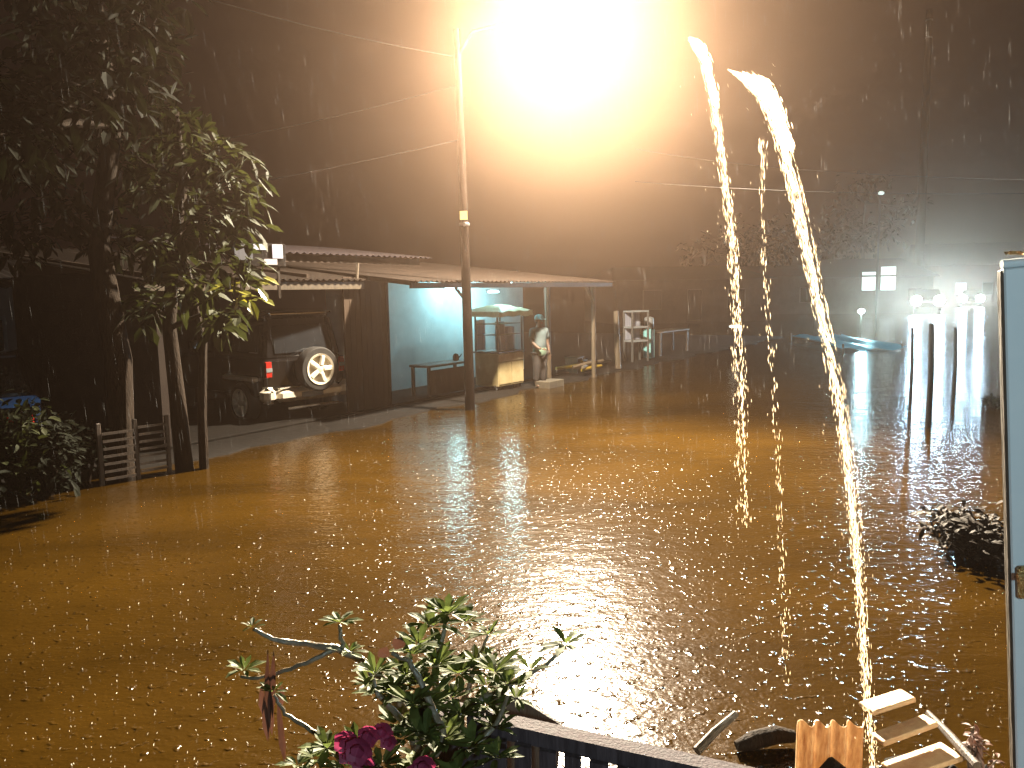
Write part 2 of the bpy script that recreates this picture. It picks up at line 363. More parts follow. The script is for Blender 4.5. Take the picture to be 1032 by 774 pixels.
# cables
def cable(a, b, sag, label, r_=.007):
    a, b = Vector(a), Vector(b); mb = MB()
    mb.tube([a.lerp(b, t/24) - Vector((0,0,sag*4*(t/24)*(1-t/24))) for t in range(25)], r_, 6)
    tag(mb.build('cable', M['wire'], smooth=True), label, 'cable', 'overhead cables')
ptop = Vector((pb.x+lean.x, pb.y, TOPZ)); pt2 = Vector((q.x, q.y, top2.z-.3))
cable(ptop+Vector((0,0,-.5)), at(-60, -90, 12), .2, 'uppermost overhead cable leaving the lamp pole to the left')
cable(ptop+Vector((0,0,-1.0)), at(-60, 175, 14), .25, 'middle overhead cable leaving the lamp pole to the left')
cable(Vector((pb.x,pb.y,5.2)), at(-40, 232, 12.5), .1, 'lowest overhead cable left of the lamp pole, over the shed roof')
cable(at(640, 150, 30), at(1100, 182, 16), .25, 'upper overhead cable right of the water jets')
cable(at(640, 183, 24), at(1100, 194, 19), .15, 'lower overhead cable right of the water jets')

# ---------------------------------------------------------------- roadside shed: carport and snack stall under one long roof
SE = S(606, -.2)
shed = empty('roadside_shed', O, ANG, 'long low shed with open carport and lit pale blue stall wall', 'shed')
s0 = S(232, 0); z_e = 2.52
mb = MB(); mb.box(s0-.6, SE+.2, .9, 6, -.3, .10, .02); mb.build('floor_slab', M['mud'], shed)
sp_ = S(399, .0)      # carport roof cut back from the stall's eave so lamplight reaches the car
mb = MB(); mb.corr(sp_, SE+.35, -.45, 6.3, z_e, z_e+.75, .15, .016); mb.build('roof', M['rust'], shed)
mb = MB(); mb.corr(s0-1.0, sp_-.02, .70, 6.3, z_e+.05, z_e+.75, .15, .016); mb.build('roof', M['rust'], shed)
mb = MB(); mb.box(s0-1.0, sp_-.02, .76, .80, z_e-.12, z_e+.01); mb.build('fascia_board', M['wood_pale'], shed)
mb = MB(); mb.box(sp_, SE+.3, -.38, -.33, z_e-.13, z_e-.03); mb.build('fascia_board', M['wood_pale'], shed)
for k in range(9):
    s = s0-.8 + (SE-s0+.9)*k/8
    mb = MB(); mb.box(s-.03, s+.03, -.32 if s > sp_ else .85, 5.9, -.05, .05, mtx=Matrix.Translation((0,0,z_e+.0)) @ Matrix.Rotation(math.atan2(.75,6.75), 4, 'X')); mb.build('rafter', M['wood'], shed)
# carport: back and side walls
mb = MB(); mb.box(s0-.5, S(348,1.2), 5.0, 5.12, .1, 2.95); mb.build('wall', M['dark_wall'], shed)
mb = MB(); mb.box(s0-.62, s0-.5, .9, 5.12, .1, 2.7); mb.build('wall', M['dark_wall'], shed)
# boarded partition between carport and stall
pa, pc = S(346, .9), S(391, .9)
mb = MB()
k = pa
while k < pc-.02:
    w = min(.14, pc-k); mb.box(k+.004, k+w-.004, .88+random.uniform(0,.012), .93, .1, 2.62); k += w
mb.build('board_wall', M['brown_wall'], shed)
# stall walls
wa, wb = pc-.1, S(527, 2.4)
mb = MB(); mb.box(wa, wb, 2.4, 2.52, .1, 2.76); mb.build('stall_wall', M['cyan_wall'], shed)
mb = MB(); mb.box(pc-.14, pc-.02, .94, 2.38, .1, 2.66); mb.build('stall_wall', M['cyan_wall'], shed)
mb = MB(); mb.box(wb+.01, SE+.1, 4.6, 4.7, .1, 3.0); mb.build('wall', M['dark_wall'], shed)
mb = MB(); mb.box(wb-.12, wb, 2.53, 4.6, .1, 2.9); mb.build('wall', M['dark_wall'], shed)
# lean-to posts along the eave
for px in (598,):
    s = S(px, 0); mb = MB(); mb.tube([(s,0,-.2),(s+.02,.02,z_e-.02)], [.06,.055], 8); mb.build('post', M['wood_pale'], shed, smooth=True)
s = S(552, .4); mb = MB(); mb.tube([(s,.4,-.1),(s-.03,.4,z_e+.02)], [.075,.065], 8); mb.build('post', M['wood_pale'], shed, smooth=True)
s = S(598, 0); mb = MB(); mb.tube([(s,0,1.95),(s-.45,0,z_e-.06)], .035, 8); mb.build('brace', M['wood_pale'], shed, smooth=True)
s = S(470, 0)
mb = MB(); mb.tube([(s,.0,2.1),(s-.42,.0,z_e-.06)], .03, 8); mb.build('brace', M['wood'], shed, smooth=True)
mb = MB(); mb.tube([(s,.0,-.2),(s,.0,z_e-.03)], .05, 8); mb.build('post', M['wood'], shed, smooth=True)
# higher rear roof with a broad fascia, seen above the canopy
ru0, ru1 = S(225, 4.2), S(424, 4.2)
mb = MB(); mb.box(ru0, ru1, 4.2, 4.32, 2.9, 3.22); mb.build('gable_wall', M['dark_wall'], shed)
mb = MB(); mb.corr(ru0-.3, ru1+.2, 3.9, 8.0, 3.24, 3.7, .2, .02); mb.build('rear_roof', M['sheet'], shed)
# short piece of bamboo stuck on the roof edge
s = S(360,.8); mb = MB(); mb.tube([(s,.8,z_e+.0),(s+.1,.85,z_e+.36)], .03, 6); mb.build('bamboo_stub', M['wood_pale'], shed, smooth=True)
# lamp tubes of the stall
def tube_lamp(px, t, z, rz, power, label, L_=1.1, vert=False, m='tube'):
    s = S(px, t); p = W(s, t, z)
    r_ = empty('tube_lamp', p, ANG+rz, label, 'lamp', 'tube lamps of the stall')
    mb = MB(); mb.box(-L_/2-.03, L_/2+.03, -.03, .03, .03, .07, .006); mb.build('fitting', M['white'], r_)
    mb = MB(); mb.tube([(-L_/2,0,0),(L_/2,0,0)], .014, 10); mb.build('glass_tube', M[m], r_, smooth=True)
    for sx in (-1, 1):
        mb = MB(); mb.box(sx*L_/2-.015, sx*L_/2+.015, -.018, .018, -.02, .03); mb.build('end_cap', M['white'], r_)
    light('tube_lamp_light', 'POINT', (0,-.02,-.08), r_, power, (.45,.93,1), .05)
    return r_
tube_lamp(458, 1.9, 2.42, R(90), 38, 'cool white tube lamp by the pale blue wall, left of the lamp pole', .6)
tube_lamp(497, 1.6, 2.30, 0, 110, 'bright cool tube lamp between the lamp pole and the cart', .5)
tube_lamp(512, .5, 2.50, 0, 45, 'small tube lamp under the eave directly above the snack cart roof', .35)

# backlit sign on the roof
p = at(262, 257, 12.6)
sg = empty('roof_sign', (p.x, p.y, p.z-.18), ANG-R(18), 'small bluish backlit sign on the shed roof beside the tree', 'sign')
mb = MB(); mb.box(-.42,.42,0,.09,0,.36,.01); mb.build('case', M['grey_tile'], sg)
mb = MB(); mb.box(-.40,-.12,-.012,-.002,.1,.33); mb.build('lit_face', M['curtain'], sg)
mb = MB(); mb.box(-.10,.10,-.014,-.003,.26,.35); mb.build('lit_face', M['signface'], sg)
mb = MB(); mb.box(.2,.37,-.014,-.003,.13,.35); mb.build('lit_face', M['signface'], sg)
mb = MB(); mb.box(.06,.27,-.014,-.003,.03,.12); mb.build('lit_face', M['signpink'], sg)
for x in (-.3,.3):
    mb = MB(); mb.box(x-.02,x+.02,.02,.06,-.5,0); mb.build('leg', M['wood'], sg)

# ---------------------------------------------------------------- snack cart
cs0, cs1 = S(493, .35), S(538, .35)
cw = (cs1-cs0)
cartp = W((cs0+cs1)/2, .75)
cart = empty('snack_cart', (cartp.x, cartp.y, .06), ANG-R(2), 'cream and yellow snack cart with glazed top and pale awning', 'food cart')
hw = .50; hd_ = .34; zb, zt = .08, .84
mb = MB(); mb.box(-hw, hw, -hd_, hd_, zb, zt, .012); mb.build('cabinet', M['cream'], cart)
mb = MB(); mb.box(-hw-.03, hw+.03, -hd_-.03, hd_+.03, zt+.002, zt+.035, .006); mb.build('counter', M['wood'], cart)
mb = MB(); mb.box(-hw+.02, -.01, -hd_-.014, -hd_-.002, zb+.05, zt-.22); mb.build('door', M['cream'], cart)
mb = MB(); mb.box(.01, hw-.02, -hd_-.014, -hd_-.002, zb+.05, zt-.22); mb.build('door', M['cream'], cart)
mb = MB(); mb.box(-hw+.01, hw-.01, -hd_-.016, -hd_-.002, zt-.19, zt-.02); mb.build('sign_panel', M['cream_top'], cart)
for (x, y) in ((-hw+.02,-hd_+.02),(hw-.02,-hd_+.02),(-hw+.02,hd_-.02),(hw-.02,hd_-.02)):
    mb = MB(); mb.box(x-.016,x+.016,y-.016,y+.016,zt+.035,1.74); mb.build('upright', M['frame'], cart)
mb = MB(); mb.box(-hw+.04, -.12, hd_-.03, hd_-.02, zt+.05, 1.6); mb.build('curtain', M['curtain'], cart)
mb = MB(); mb.box(-.02, .16, -.06, .1, zt+.036, 1.55, .01); mb.build('shelf_unit', M['curtain'], cart)
mb = MB(); mb.box(.22, .50, -.1, .12, zt+.036, 1.42, .01); mb.build('shelf_unit', M['curtain'], cart)
for z in (1.25, 1.5):
    mb = MB(); mb.box(-hw+.03, hw-.03, -hd_+.05, hd_-.05, z, z+.012); mb.build('shelf', M['frame'], cart)
# awning: hipped, sagging canvas
mb = MB(); a = .66; b = .52; nseg = 12; vs = []; fs = []
for i in range(nseg+1):
    for j in range(7):
        u_ = -1+2*i/nseg; v_ = -1+2*j/6
        h = 1.96 - .16*max(abs(u_), abs(v_))**1.6 + .015*math.sin(u_*9)*abs(v_)
        vs.append((u_*a, v_*b, h))
for i in range(nseg):
    for j in range(6): fs.append((i*7+j, i*7+7+j, i*7+8+j, i*7+j+1))
o_ = len(vs); ring = [(i*7) for i in range(nseg+1)] + [nseg*7+j for j in range(1,7)] + [(i*7+6) for i in range(nseg-1,-1,-1)] + [j for j in range(5,0,-1)]
for k_ in ring: x,y,z = vs[k_]; vs.append((x*1.01,y*1.01,z-.11-.02*random.random()))
for k_ in range(len(ring)): fs.append((ring[k_], ring[(k_+1)%len(ring)], o_+(k_+1)%len(ring), o_+k_))
mb.add(vs, fs); mb.build('awning', M['cream_top'], cart)
for x in (-.36,.36):
    w_ = MB(); w_.lathe([(.12,-.02),(.15,-.015),(.15,.015),(.12,.02)], (x,-hd_+.1,.06), 'Y', 20); wh = w_.build('wheel', M['rubber'], cart, smooth=True)
    w_ = MB(); w_.lathe([(.03,-.03),(.11,-.012),(.11,.012),(.03,.03)], (x,-hd_+.1,.06), 'Y', 12); w_.build('rim', M['frame'], wh)

# bench in front of the blue wall
bs0, bs1 = S(420, 1.2), S(466, 1.2)
bp_ = W((bs0+bs1)/2, 1.2, .1)
bench = empty('bench_table', bp_, ANG, 'dark low wooden table in front of the pale blue wall', 'table')
hl = (bs1-bs0)/2
mb = MB(); mb.box(-hl,hl,-.28,.28,.62,.67,.006); mb.build('tabletop', M['wood'], bench)
for (x,y) in ((-hl+.06,-.22),(hl-.06,-.22),(-hl+.06,.22),(hl-.06,.22)):
    mb = MB(); mb.box(x-.03,x+.03,y-.03,y+.03,-.0,.618); mb.build('leg', M['wood'], bench)
mb = MB(); mb.box(-hl+.05,hl-.05,-.26,-.24,.02,.56); mb.build('front_panel', M['brown_wall'], bench)
kp = bench.matrix_basis @ Vector((hl-.25, -.05, .67))
kp = W((bs0+bs1)/2+hl-.3, 1.2, .77)
kt = MB(); kt.lathe([(.05,0),(.07,.02),(.075,.09),(.05,.14),(.02,.16)], (0,0,0)); kt.tube([(.06,0,.06),(.11,0,.11),(.13,0,.15)], [.015,.012,.009], 6)
tag(kt.build('kettle', M['grey_tile'], smooth=True, loc=kp), 'small dark kettle on the table by the pale blue wall', 'kettle')

# ---------------------------------------------------------------- person beside the post
def skin_body(name, joints, edges, m, parent, sub=2):
    me = bpy.data.meshes.new(name); me.from_pydata([j[0] for j in joints], edges, []); me.update()
    o = bpy.data.objects.new(name, me); COL.objects.link(o); o.parent = parent
    sk = o.modifiers.new('skin', 'SKIN'); sk.use_smooth_shade = True
    for v, j in zip(me.skin_vertices[0].data, joints):
        r_ = j[1]; v.radius = (r_, r_) if not isinstance(r_, tuple) else r_
    me.skin_vertices[0].data[0].use_root = True
    ss = o.modifiers.new('sub', 'SUBSURF'); ss.levels = sub; ss.render_levels = sub
    me.materials.append(m); return o
pp = W(S(543, .15), .15, .0)
per = empty('person', (pp.x, pp.y, -.02), R(35), 'person in a teal cap and pale shirt standing by the post', 'person')
J = [((0,0,.92),.13),((0,.01,1.1),.125),((0,.02,1.28),.15),((0,.01,1.40),.12),((0,0,1.48),.055),((0,-.01,1.56),.075),((0,-.02,1.64),.095),((0,-.01,1.70),.06),
     ((-.17,.01,1.38),.06),((-.24,-.02,1.12),.045),((-.16,-.18,.98),.035),((-.12,-.24,.97),.03),
     ((.17,.01,1.38),.06),((.25,.02,1.12),.045),((.24,-.06,.90),.034),((.235,-.08,.82),.03),
     ((-.09,0,.86),.095),((-.10,-.02,.48),.06),((-.10,.02,.10),.042),((-.10,-.12,.05),.04),
     ((.09,0,.86),.095),((.11,-.01,.48),.06),((.12,.03,.10),.042),((.12,-.11,.05),.04)]
Ed = [(0,1),(1,2),(2,3),(3,4),(4,5),(5,6),(6,7),(3,8),(8,9),(9,10),(10,11),(3,12),(12,13),(13,14),(14,15),(0,16),(16,17),(17,18),(18,19),(0,20),(20,21),(21,22),(22,23)]
skin_body('body', J, Ed, M['skin'], per)
# face
mb = MB(); mb.lathe([(.0,0),(.012,.01),(.014,.03),(.006,.045)], (0,-.115,1.60), 'Z', 6); mb.build('nose', M['skin'], per, smooth=True)
for sx in (-1,1):
    mb = MB(); mb.lathe([(.003,-.012),(.012,-.004),(.012,.004),(.003,.012)], (sx*.034,-.108,1.645), 'Y', 8); mb.build('eye', M['hair'], per, smooth=True)
    mb = MB(); mb.lathe([(.008,-.012),(.022,-.006),(.022,.006),(.008,.012)], (sx*.098,0,1.625), 'X', 8); mb.build('ear', M['skin'], per, smooth=True)
mb = MB(); mb.tube([(-.022,-.108,1.572),(0,-.116,1.57),(.022,-.108,1.572)], .005, 6); mb.build('mouth', M['redlens'], per)
for sx, hx, hy, hz_ in ((-1,-.11,-.27,.965),(1,.235,-.09,.78)):
    mb = MB()
    for k in range(4):
        b0 = Vector((hx+(k-1.5)*.018, hy, hz_)); d = Vector((.05,-.05,-.02)) if sx < 0 else Vector((0,-.02,-.07))
        mb.tube([b0, b0+d*.7, b0+d*1.2+Vector((0,.015,-.01))], [.009,.008,.006], 6)
    b0 = Vector((hx+.03, hy+.01, hz_+.01)); mb.tube([b0, b0+Vector((.03,-.03,0))], [.01,.007], 6)
    mb.build('fingers', M['skin'], per, smooth=True)
mb = MB(); mb.lathe([(.108,1.655),(.112,1.69),(.10,1.735),(.065,1.765),(.01,1.775)], (0,.0,0), 'Z', 20); mb.box(-.07,.07,-.19,-.09,1.655,1.668,.004); mb.build('cap', M['teal'], per, smooth=True)
mb = MB(); mb.lathe([(.07,1.56),(.1,1.6),(.104,1.655)], (0,.02,0), 'Z', 16); mb.build('hair', M['hair'], per, smooth=True)
Js = [((0,0,.88),(.20,.16)),((0,.01,1.1),(.19,.165)),((0,.02,1.28),(.215,.17)),((0,.01,1.405),(.17,.13)),((0,0,1.45),(.07,.07)),((-.18,.01,1.385),.095),((-.245,-.01,1.18),.08),((.18,.01,1.385),.095),((.25,.02,1.18),.08)]
skin_body('shirt', Js, [(0,1),(1,2),(2,3),(3,4),(3,5),(5,6),(3,7),(7,8)], M['shirt'], per)
Jt = [((0,0,.93),(.155,.13)),((-.09,0,.82),.115),((-.10,-.02,.48),.085),((-.10,.02,.16),.07),((.09,0,.82),.115),((.11,-.01,.48),.085),((.12,.03,.16),.07)]
skin_body('trousers', Jt, [(0,1),(1,2),(2,3),(0,4),(4,5),(5,6)], M['dark_cloth'], per)
mb = MB(); mb.lathe([(.15,.80),(.17,.84),(.165,.96),(.15,.98)], (0,-.01,0), 'Z', 20); mb.build('sarong', M['green_cloth'], per, smooth=True)

# ---------------------------------------------------------------- things right of the shed
p = W(S(641, .8), .8); hgt = 1.55
dc = empty('display_case', (p.x, p.y, .05), ANG-R(25), 'pale framed glass display case standing right of the shed', 'display case')
fw = .32
for (x,y) in ((-fw,-.2),(fw,-.2),(-fw,.2),(fw,.2)):
    mb = MB(); mb.box(x-.025,x+.025,y-.025,y+.025,0,hgt); mb.build('upright', M['frame'], dc)
for z in (.62, 1.05, hgt-.002):
    mb = MB(); mb.box(-fw-.02,fw+.02,-.22,.22,z,z+.05); mb.build('shelf', M['white'], dc)
mb = MB(); mb.box(-fw+.03,fw-.03,.17,.18,.68,1.53); mb.build('back_panel', M['curtain'], dc)
p = W(S(654, .9), .9)
st = empty('water_dispenser', (p.x, p.y, .05), ANG, 'white water jug on a pale stand beside the display case', 'water dispenser')
mb = MB(); mb.box(-.15,.15,-.15,.15,0,.95,.02); mb.build('stand', M['teal'], st)
mb = MB(); mb.lathe([(.05,.952),(.14,.99),(.16,1.05),(.16,1.28),(.14,1.33),(.06,1.36)], (0,0,0), 'Z', 20); mb.build('jug', M['white'], st, smooth=True)
s_a, s_b = S(657, 1.2), S(686, 1.2); p = W((s_a+s_b)/2, 1.2)
tb = empty('table', (p.x, p.y, .05), ANG, 'plain brown wooden table right of the display case', 'table')
hl = (s_b-s_a)/2
mb = MB(); mb.box(-hl,hl,-.35,.35,.76,.81,.006); mb.build('tabletop', M['wood_pale'], tb)
for (x,y) in ((-hl+.06,-.28),(hl-.06,-.28),(-hl+.06,.28),(hl-.06,.28)):
    mb = MB(); mb.box(x-.035,x+.035,y-.035,y+.035,0,.758); mb.build('leg', M['wood'], tb)
# leaning plank post and pile of bamboo at the water's edge
p = W(S(623, .3), .3); mb = MB(); mb.tube([(0,0,-.1),(-.06,.05,1.7)], [.09,.075], 8)
tag(mb.build('leaning_post', M['wood_pale'], smooth=True, loc=(p.x,p.y,0)), 'pale leaning timber post between the shed and the display case', 'post')
for i in range(9):
    p = W(S(random.uniform(580,606), .2+.08*i), .2+.08*i); mb = MB(); L_ = random.uniform(.8,1.6)
    mb.tube([(-L_/2,0,0),(0,.0,.015),(L_/2,0,0)], [.045,.05,.04], 8)
    tag(mb.build('bamboo_pole', M['yellow_plastic'] if i % 4 == 0 else M['wood_pale'], smooth=True, loc=(p.x,p.y,.22+.05*(i%3)), rot=(0, random.uniform(-.1,.1), ANG+random.uniform(-.35,.35))),
        'yellow bamboo length in the low pile under the shed end' if i % 4 == 0 else 'pale bamboo length in the low pile under the shed end', 'bamboo', 'piled bamboo under the shed end')
p = W(S(553, .0), .0, .0); mb = MB(); mb.box(-.35,.35,-.2,.2,-.1,.16,.01)
tag(mb.build('step_block', M['conc'], loc=p, rot=(0,0,ANG)), 'pale low step block at the foot of the post near the person', 'step')
p = W(S(578,.9),.9); mb = MB(); mb.box(-.3,.3,-.2,.2,.44,.48,.005); mb.box(-.27,-.22,-.17,.17,.05,.44); mb.box(.22,.27,-.17,.17,.05,.44)
tag(mb.build('stool', M['wood_pale'], loc=p, rot=(0,0,ANG+.2)), 'low wooden stool in the dark under the shed end', 'stool')

# ---------------------------------------------------------------- off-road car, seen from behind, in the carport
def make_wheel(parent, loc, r_=.36, w=.24, spokes=5, axis_rot=0, name='wheel'):
    e = MB(); e.lathe([(r_*.64,-w/2+.07),(r_*.68,-w/2),(r_*.93,-w/2),(r_,-w/2+.04),(r_,w/2-.04),(r_*.93,w/2),(r_*.68,w/2)], (0,0,0), 'Y', 36)
    t_ = e.build(name, M['rubber'], parent, smooth=True, loc=loc, rot=(0,0,axis_rot))
    e = MB(); e.lathe([(r_*.60,-w/2+.06),(r_*.60,-w/2+.0),(r_*.70,-w/2-.012),(r_*.70,-w/2+.06),(r_*.60,-w/2+.08)], (0,0,0), 'Y', 36)
    e.lathe([(.02,-w/2-.01),(.075,-w/2-.0),(.08,-w/2+.05),(.02,-w/2+.06)], (0,0,0), 'Y', 20)
    for k in range(spokes):
        mt = Matrix.Rotation(2*math.pi*k/spokes + .3, 4, 'Y')
        e.box(-.048,.048,-w/2-.015,-w/2+.045,.05,r_*.64,.022, mtx=mt)
    e.build('rim', M['silver'], t_, smooth=True)
    return t_
cp = at(266, 400, 14.3)
car = empty('off_road_car', (cp.x-.75, cp.y+1.45, .08), 0, 'dark off road car parked in the carport, spare wheel on its rear door', 'car')
view = math.atan2(cp.x, cp.y)
car.rotation_euler = (0,0, R(47))      # local +y is the car's front
# local: rear face at y=-2.1
CW = .82
mb = MB(); mb.box(-CW,CW,-2.1,2.1,.42,1.12,.05); mb.build('body', M['carpaint'], car, smooth=True)
mb = MB(); mb.box(-CW+.02,CW-.02,-2.06,.75,1.10,1.86,.05, taper=(.13,.12)); cab = mb.build('cabin', M['carpaint'], car, smooth=True)
mb = MB(); mb.box(-.60,.60,-2.075,-2.045,1.20,1.70,.008, mtx=Matrix.Translation((0,.005,0))@Matrix.Translation((0,-2.06,1.2))@Matrix.Rotation(R(-8),4,'X')@Matrix.Translation((0,2.06,-1.2))); mb.build('rear_window', M['glass'], car)
for sx in (-1,1):
    for (y0,y1) in ((-1.85,-1.0),(-.92,-.12),(-.04,.5)):
        mb = MB(); mb.box(-.012,.012,y0,y1,1.22,1.70,.004, mtx=Matrix.Translation((sx*(CW-.065),0,0))@Matrix.Translation((0,0,1.46))@Matrix.Rotation(R(-9.5*sx),4,'Y')@Matrix.Translation((0,0,-1.46))); mb.build('side_window', M['glass'], car)
    mb = MB(); mb.box(-.06,.06,-2.13,-2.07,.80,1.08,.012); tl = mb.build('tail_light', M['redlens'], car, loc=(sx*.76,0,0))
    mb = MB(); mb.box(-.055,.055,-2.14,-2.125,.90,.97); mb.build('reversing_lens', M['white'], tl, loc=(0,0,0))
    mb = MB(); mb.box(-.03,.03,-2.0,.6,0,.03,.006); mb.build('roof_rail', M['chrome'], car, loc=(sx*.62,0,1.90))
    mb = MB(); mb.box(-.02,.16,.30,.40,1.22,1.40,.02); mb.build('mirror', M['carpaint'], car, loc=(sx*(CW+.02)-(.14 if sx<0 else 0),0,0), smooth=True)
    for y in (-1.25, 1.3):
        make_wheel(car, (sx*.76, y, .30), .37, .22, 5, R(90) if sx > 0 else R(-90))
    mb = MB(); mb.box(-.12,.12,-2.28,-1.96,.35,.64,.085); mb.build('bumper_end', M['silver'], car, loc=(sx*.80,0,0), smooth=True)
    mb = MB(); mb.box(-.08,.08,-1.85,-.75,.72,.80,.02); mb.build('wheel_arch', M['silver'], car, loc=(sx*(CW+.02),0,0))
mb = MB(); mb.box(-.675,.675,-2.27,-2.03,.36,.60,.075); mb.build('rear_bumper', M['silver'], car, smooth=True)
mb = MB(); mb.box(-.66,-.24,-2.262,-2.20,.602,.625,.01); mb.build('bumper_trim', M['chrome'], car)
mb = MB(); mb.tube([(-.55,-2.33,.25),(.5,-2.33,.25)], .028, 8); mb.build('tow_bar', M['chrome'], car, smooth=True)
mb = MB(); mb.tube([(-.62,-2.0,1.905),(.62,-2.0,1.905)], .02, 10); mb.build('highlight_bar', M['chrome'], car, smooth=True)  # thin bar added to catch a highlight line along the car roof
mb = MB(); mb.box(-.22,.22,-2.285,-2.272,.42,.51); mb.build('licence_plate', M['white'], car)
sw = make_wheel(car, (.12, -2.26, .90), .40, .24, 5, 0, 'spare_wheel')
mb = MB(); mb.box(.62,.66,-2.14,-2.1,.95,1.08,.008); mb.build('door_handle', M['chrome'], car)

# parked blue car at the far left edge
p = at(-30, 360, 11.5)
bc = empty('parked_car', (p.x, p.y, .05), R(30), 'blue parked car cut off by the left edge behind the hedge', 'car')
mb = MB(); mb.box(-.85,.85,-2.0,2.0,.35,.95,.06); mb.build('body', M['bluepaint'], bc, smooth=True)
mb = MB(); mb.box(-.78,.78,-1.2,1.2,.93,1.45,.06, taper=(.16,.35)); mb.build('cabin', M['glass'], bc, smooth=True)
mb = MB(); mb.box(-.60,.60,-.8,.8,1.452,1.49,.01); mb.build('roof', M['bluepaint'], bc, smooth=True)
for sx in (-1,1):
    for y in (-1.25,1.25): make_wheel(bc, (sx*.76,y,.28), .3, .2, 5, R(90) if sx > 0 else R(-90))
    mb = MB(); mb.box(-.15,.15,-2.03,-1.98,.62,.78,.015); mb.build('tail_light', M['redlens'], bc, loc=(sx*.62,0,0))

# ---------------------------------------------------------------- trees and shrubs
def tree(name, base, label, trunk_pts, clusters, leaf_m, nleaf, lsize, r0=.16, group=None, cat='tree', spread=1.0, droop=.3):
    t = empty(name, base, 0, label, cat, group)
    tp = [Vector(p_) for p_ in trunk_pts]
    mb = MB(); mb.tube([tp[0]-Vector((0,0,.3))]+tp, [r0*1.25]+[r0*(1-.6*i/(len(tp)-1)) for i in range(len(tp))], 10)
    for (c, r_) in clusters:
        c = Vector(c); k = min(range(1, len(tp)), key=lambda i: (tp[i]-c).length); a_ = tp[k]
        mid = a_.lerp(c, .5) + Vector((random.uniform(-.15,.15), random.uniform(-.15,.15), .12))
        mb.tube([a_, mid, c], [r0*.35, r0*.22, r0*.08], 6)
        for _ in range(3):
            e = c + Vector((random.gauss(0,.5), random.gauss(0,.5), random.gauss(0,.4)))*r_; mb.tube([mid, e], [r0*.12, r0*.04], 4)
    mb.build('trunk', M['bark'], t, smooth=True)
    mb = MB()
    tot = sum(r_**2 for _, r_ in clusters)
    for (c, r_) in clusters:
        c = Vector(c)
        for _ in range(int(nleaf*r_**2/tot)):
            while True:
                v = Vector((random.uniform(-1,1), random.uniform(-1,1), random.uniform(-1,1)))
                if .25 < v.length < 1: break
            # uneven outline
            k = 1+.35*math.sin(v.x*5+c.x*3)*math.sin(v.z*4+c.z)
            p_ = c + Vector((v.x, v.y, v.z*.75))*r_*k*spread
            d = Vector((random.gauss(0,1), random.gauss(0,1), random.gauss(-.35,.7)))+v*.6
            L_ = lsize*random.uniform(.6,1.3)
            mb.leaf(p_, d, (random.gauss(0,.4), random.gauss(0,.4), 1), L_, L_*.42, droop)
    mb.build('crown', leaf_m, t)
    return t
def rel(base, px, py, y): return at(px, py, y) - Vector(base)
# twin-trunk tree in front of the carport
b = g(186, 474); b.z = 0
cl = [(rel(b,200,150,10.2),.42),(rel(b,232,175,10.4),.45),(rel(b,172,190,10.8),.40),(rel(b,240,212,10.2),.38),(rel(b,205,225,10.0),.42),(rel(b,238,262,9.7),.30),
      (rel(b,160,250,10.4),.42),(rel(b,190,285,9.9),.38),(rel(b,226,322,10.0),.30),(rel(b,150,305,10.6),.35),(rel(b,175,120,10.9),.45),(rel(b,140,170,11),.45)]
tree('street_tree', b, 'twin trunked leafy tree rising at the waterline before the carport', [(0,0,0),(-.05,.05,.9),(-.12,.1,1.9),(-.02,.15,2.9),(.15,.2,3.8),(.1,.2,4.6)], cl, M['leaf'], 1000, .25, .12)
mbx = MB(); mbx.tube([(.22,.1,-.3),(.24,.1,.7),(.30,.15,1.7),(.12,.18,2.8)], [.07,.065,.055,.04], 8)
o = mbx.build('second_trunk', M['bark'], bpy.data.objects['street_tree'], smooth=True)
mbx = MB()
for _ in range(26):
    c = rel(b, random.uniform(222,262), random.uniform(278,304), 9.8)
    mbx.leaf(c, (random.gauss(.3,1),random.gauss(-.4,.6),random.gauss(0,.5)), (0,-.3,1), .26, .11, .3)
mbx.build('yellow_leaves', M['leaf_yellow'], bpy.data.objects['street_tree'])
# dark tree at far left
b = g(70, 500); b.z = 0; b.y += 1.2
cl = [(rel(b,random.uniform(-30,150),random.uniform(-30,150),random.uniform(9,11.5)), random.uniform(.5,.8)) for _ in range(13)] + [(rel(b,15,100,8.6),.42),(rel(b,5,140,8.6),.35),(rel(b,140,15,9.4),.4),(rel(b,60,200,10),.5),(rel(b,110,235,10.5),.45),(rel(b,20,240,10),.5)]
tree('street_tree', b, 'large dark tree filling the upper left corner', [(0,0,0),(.1,0,1.5),(-.1,.1,3),(.2,.1,4.5),(.1,.1,6)], cl, M['leaf_dark'], 2600, .23, .2)
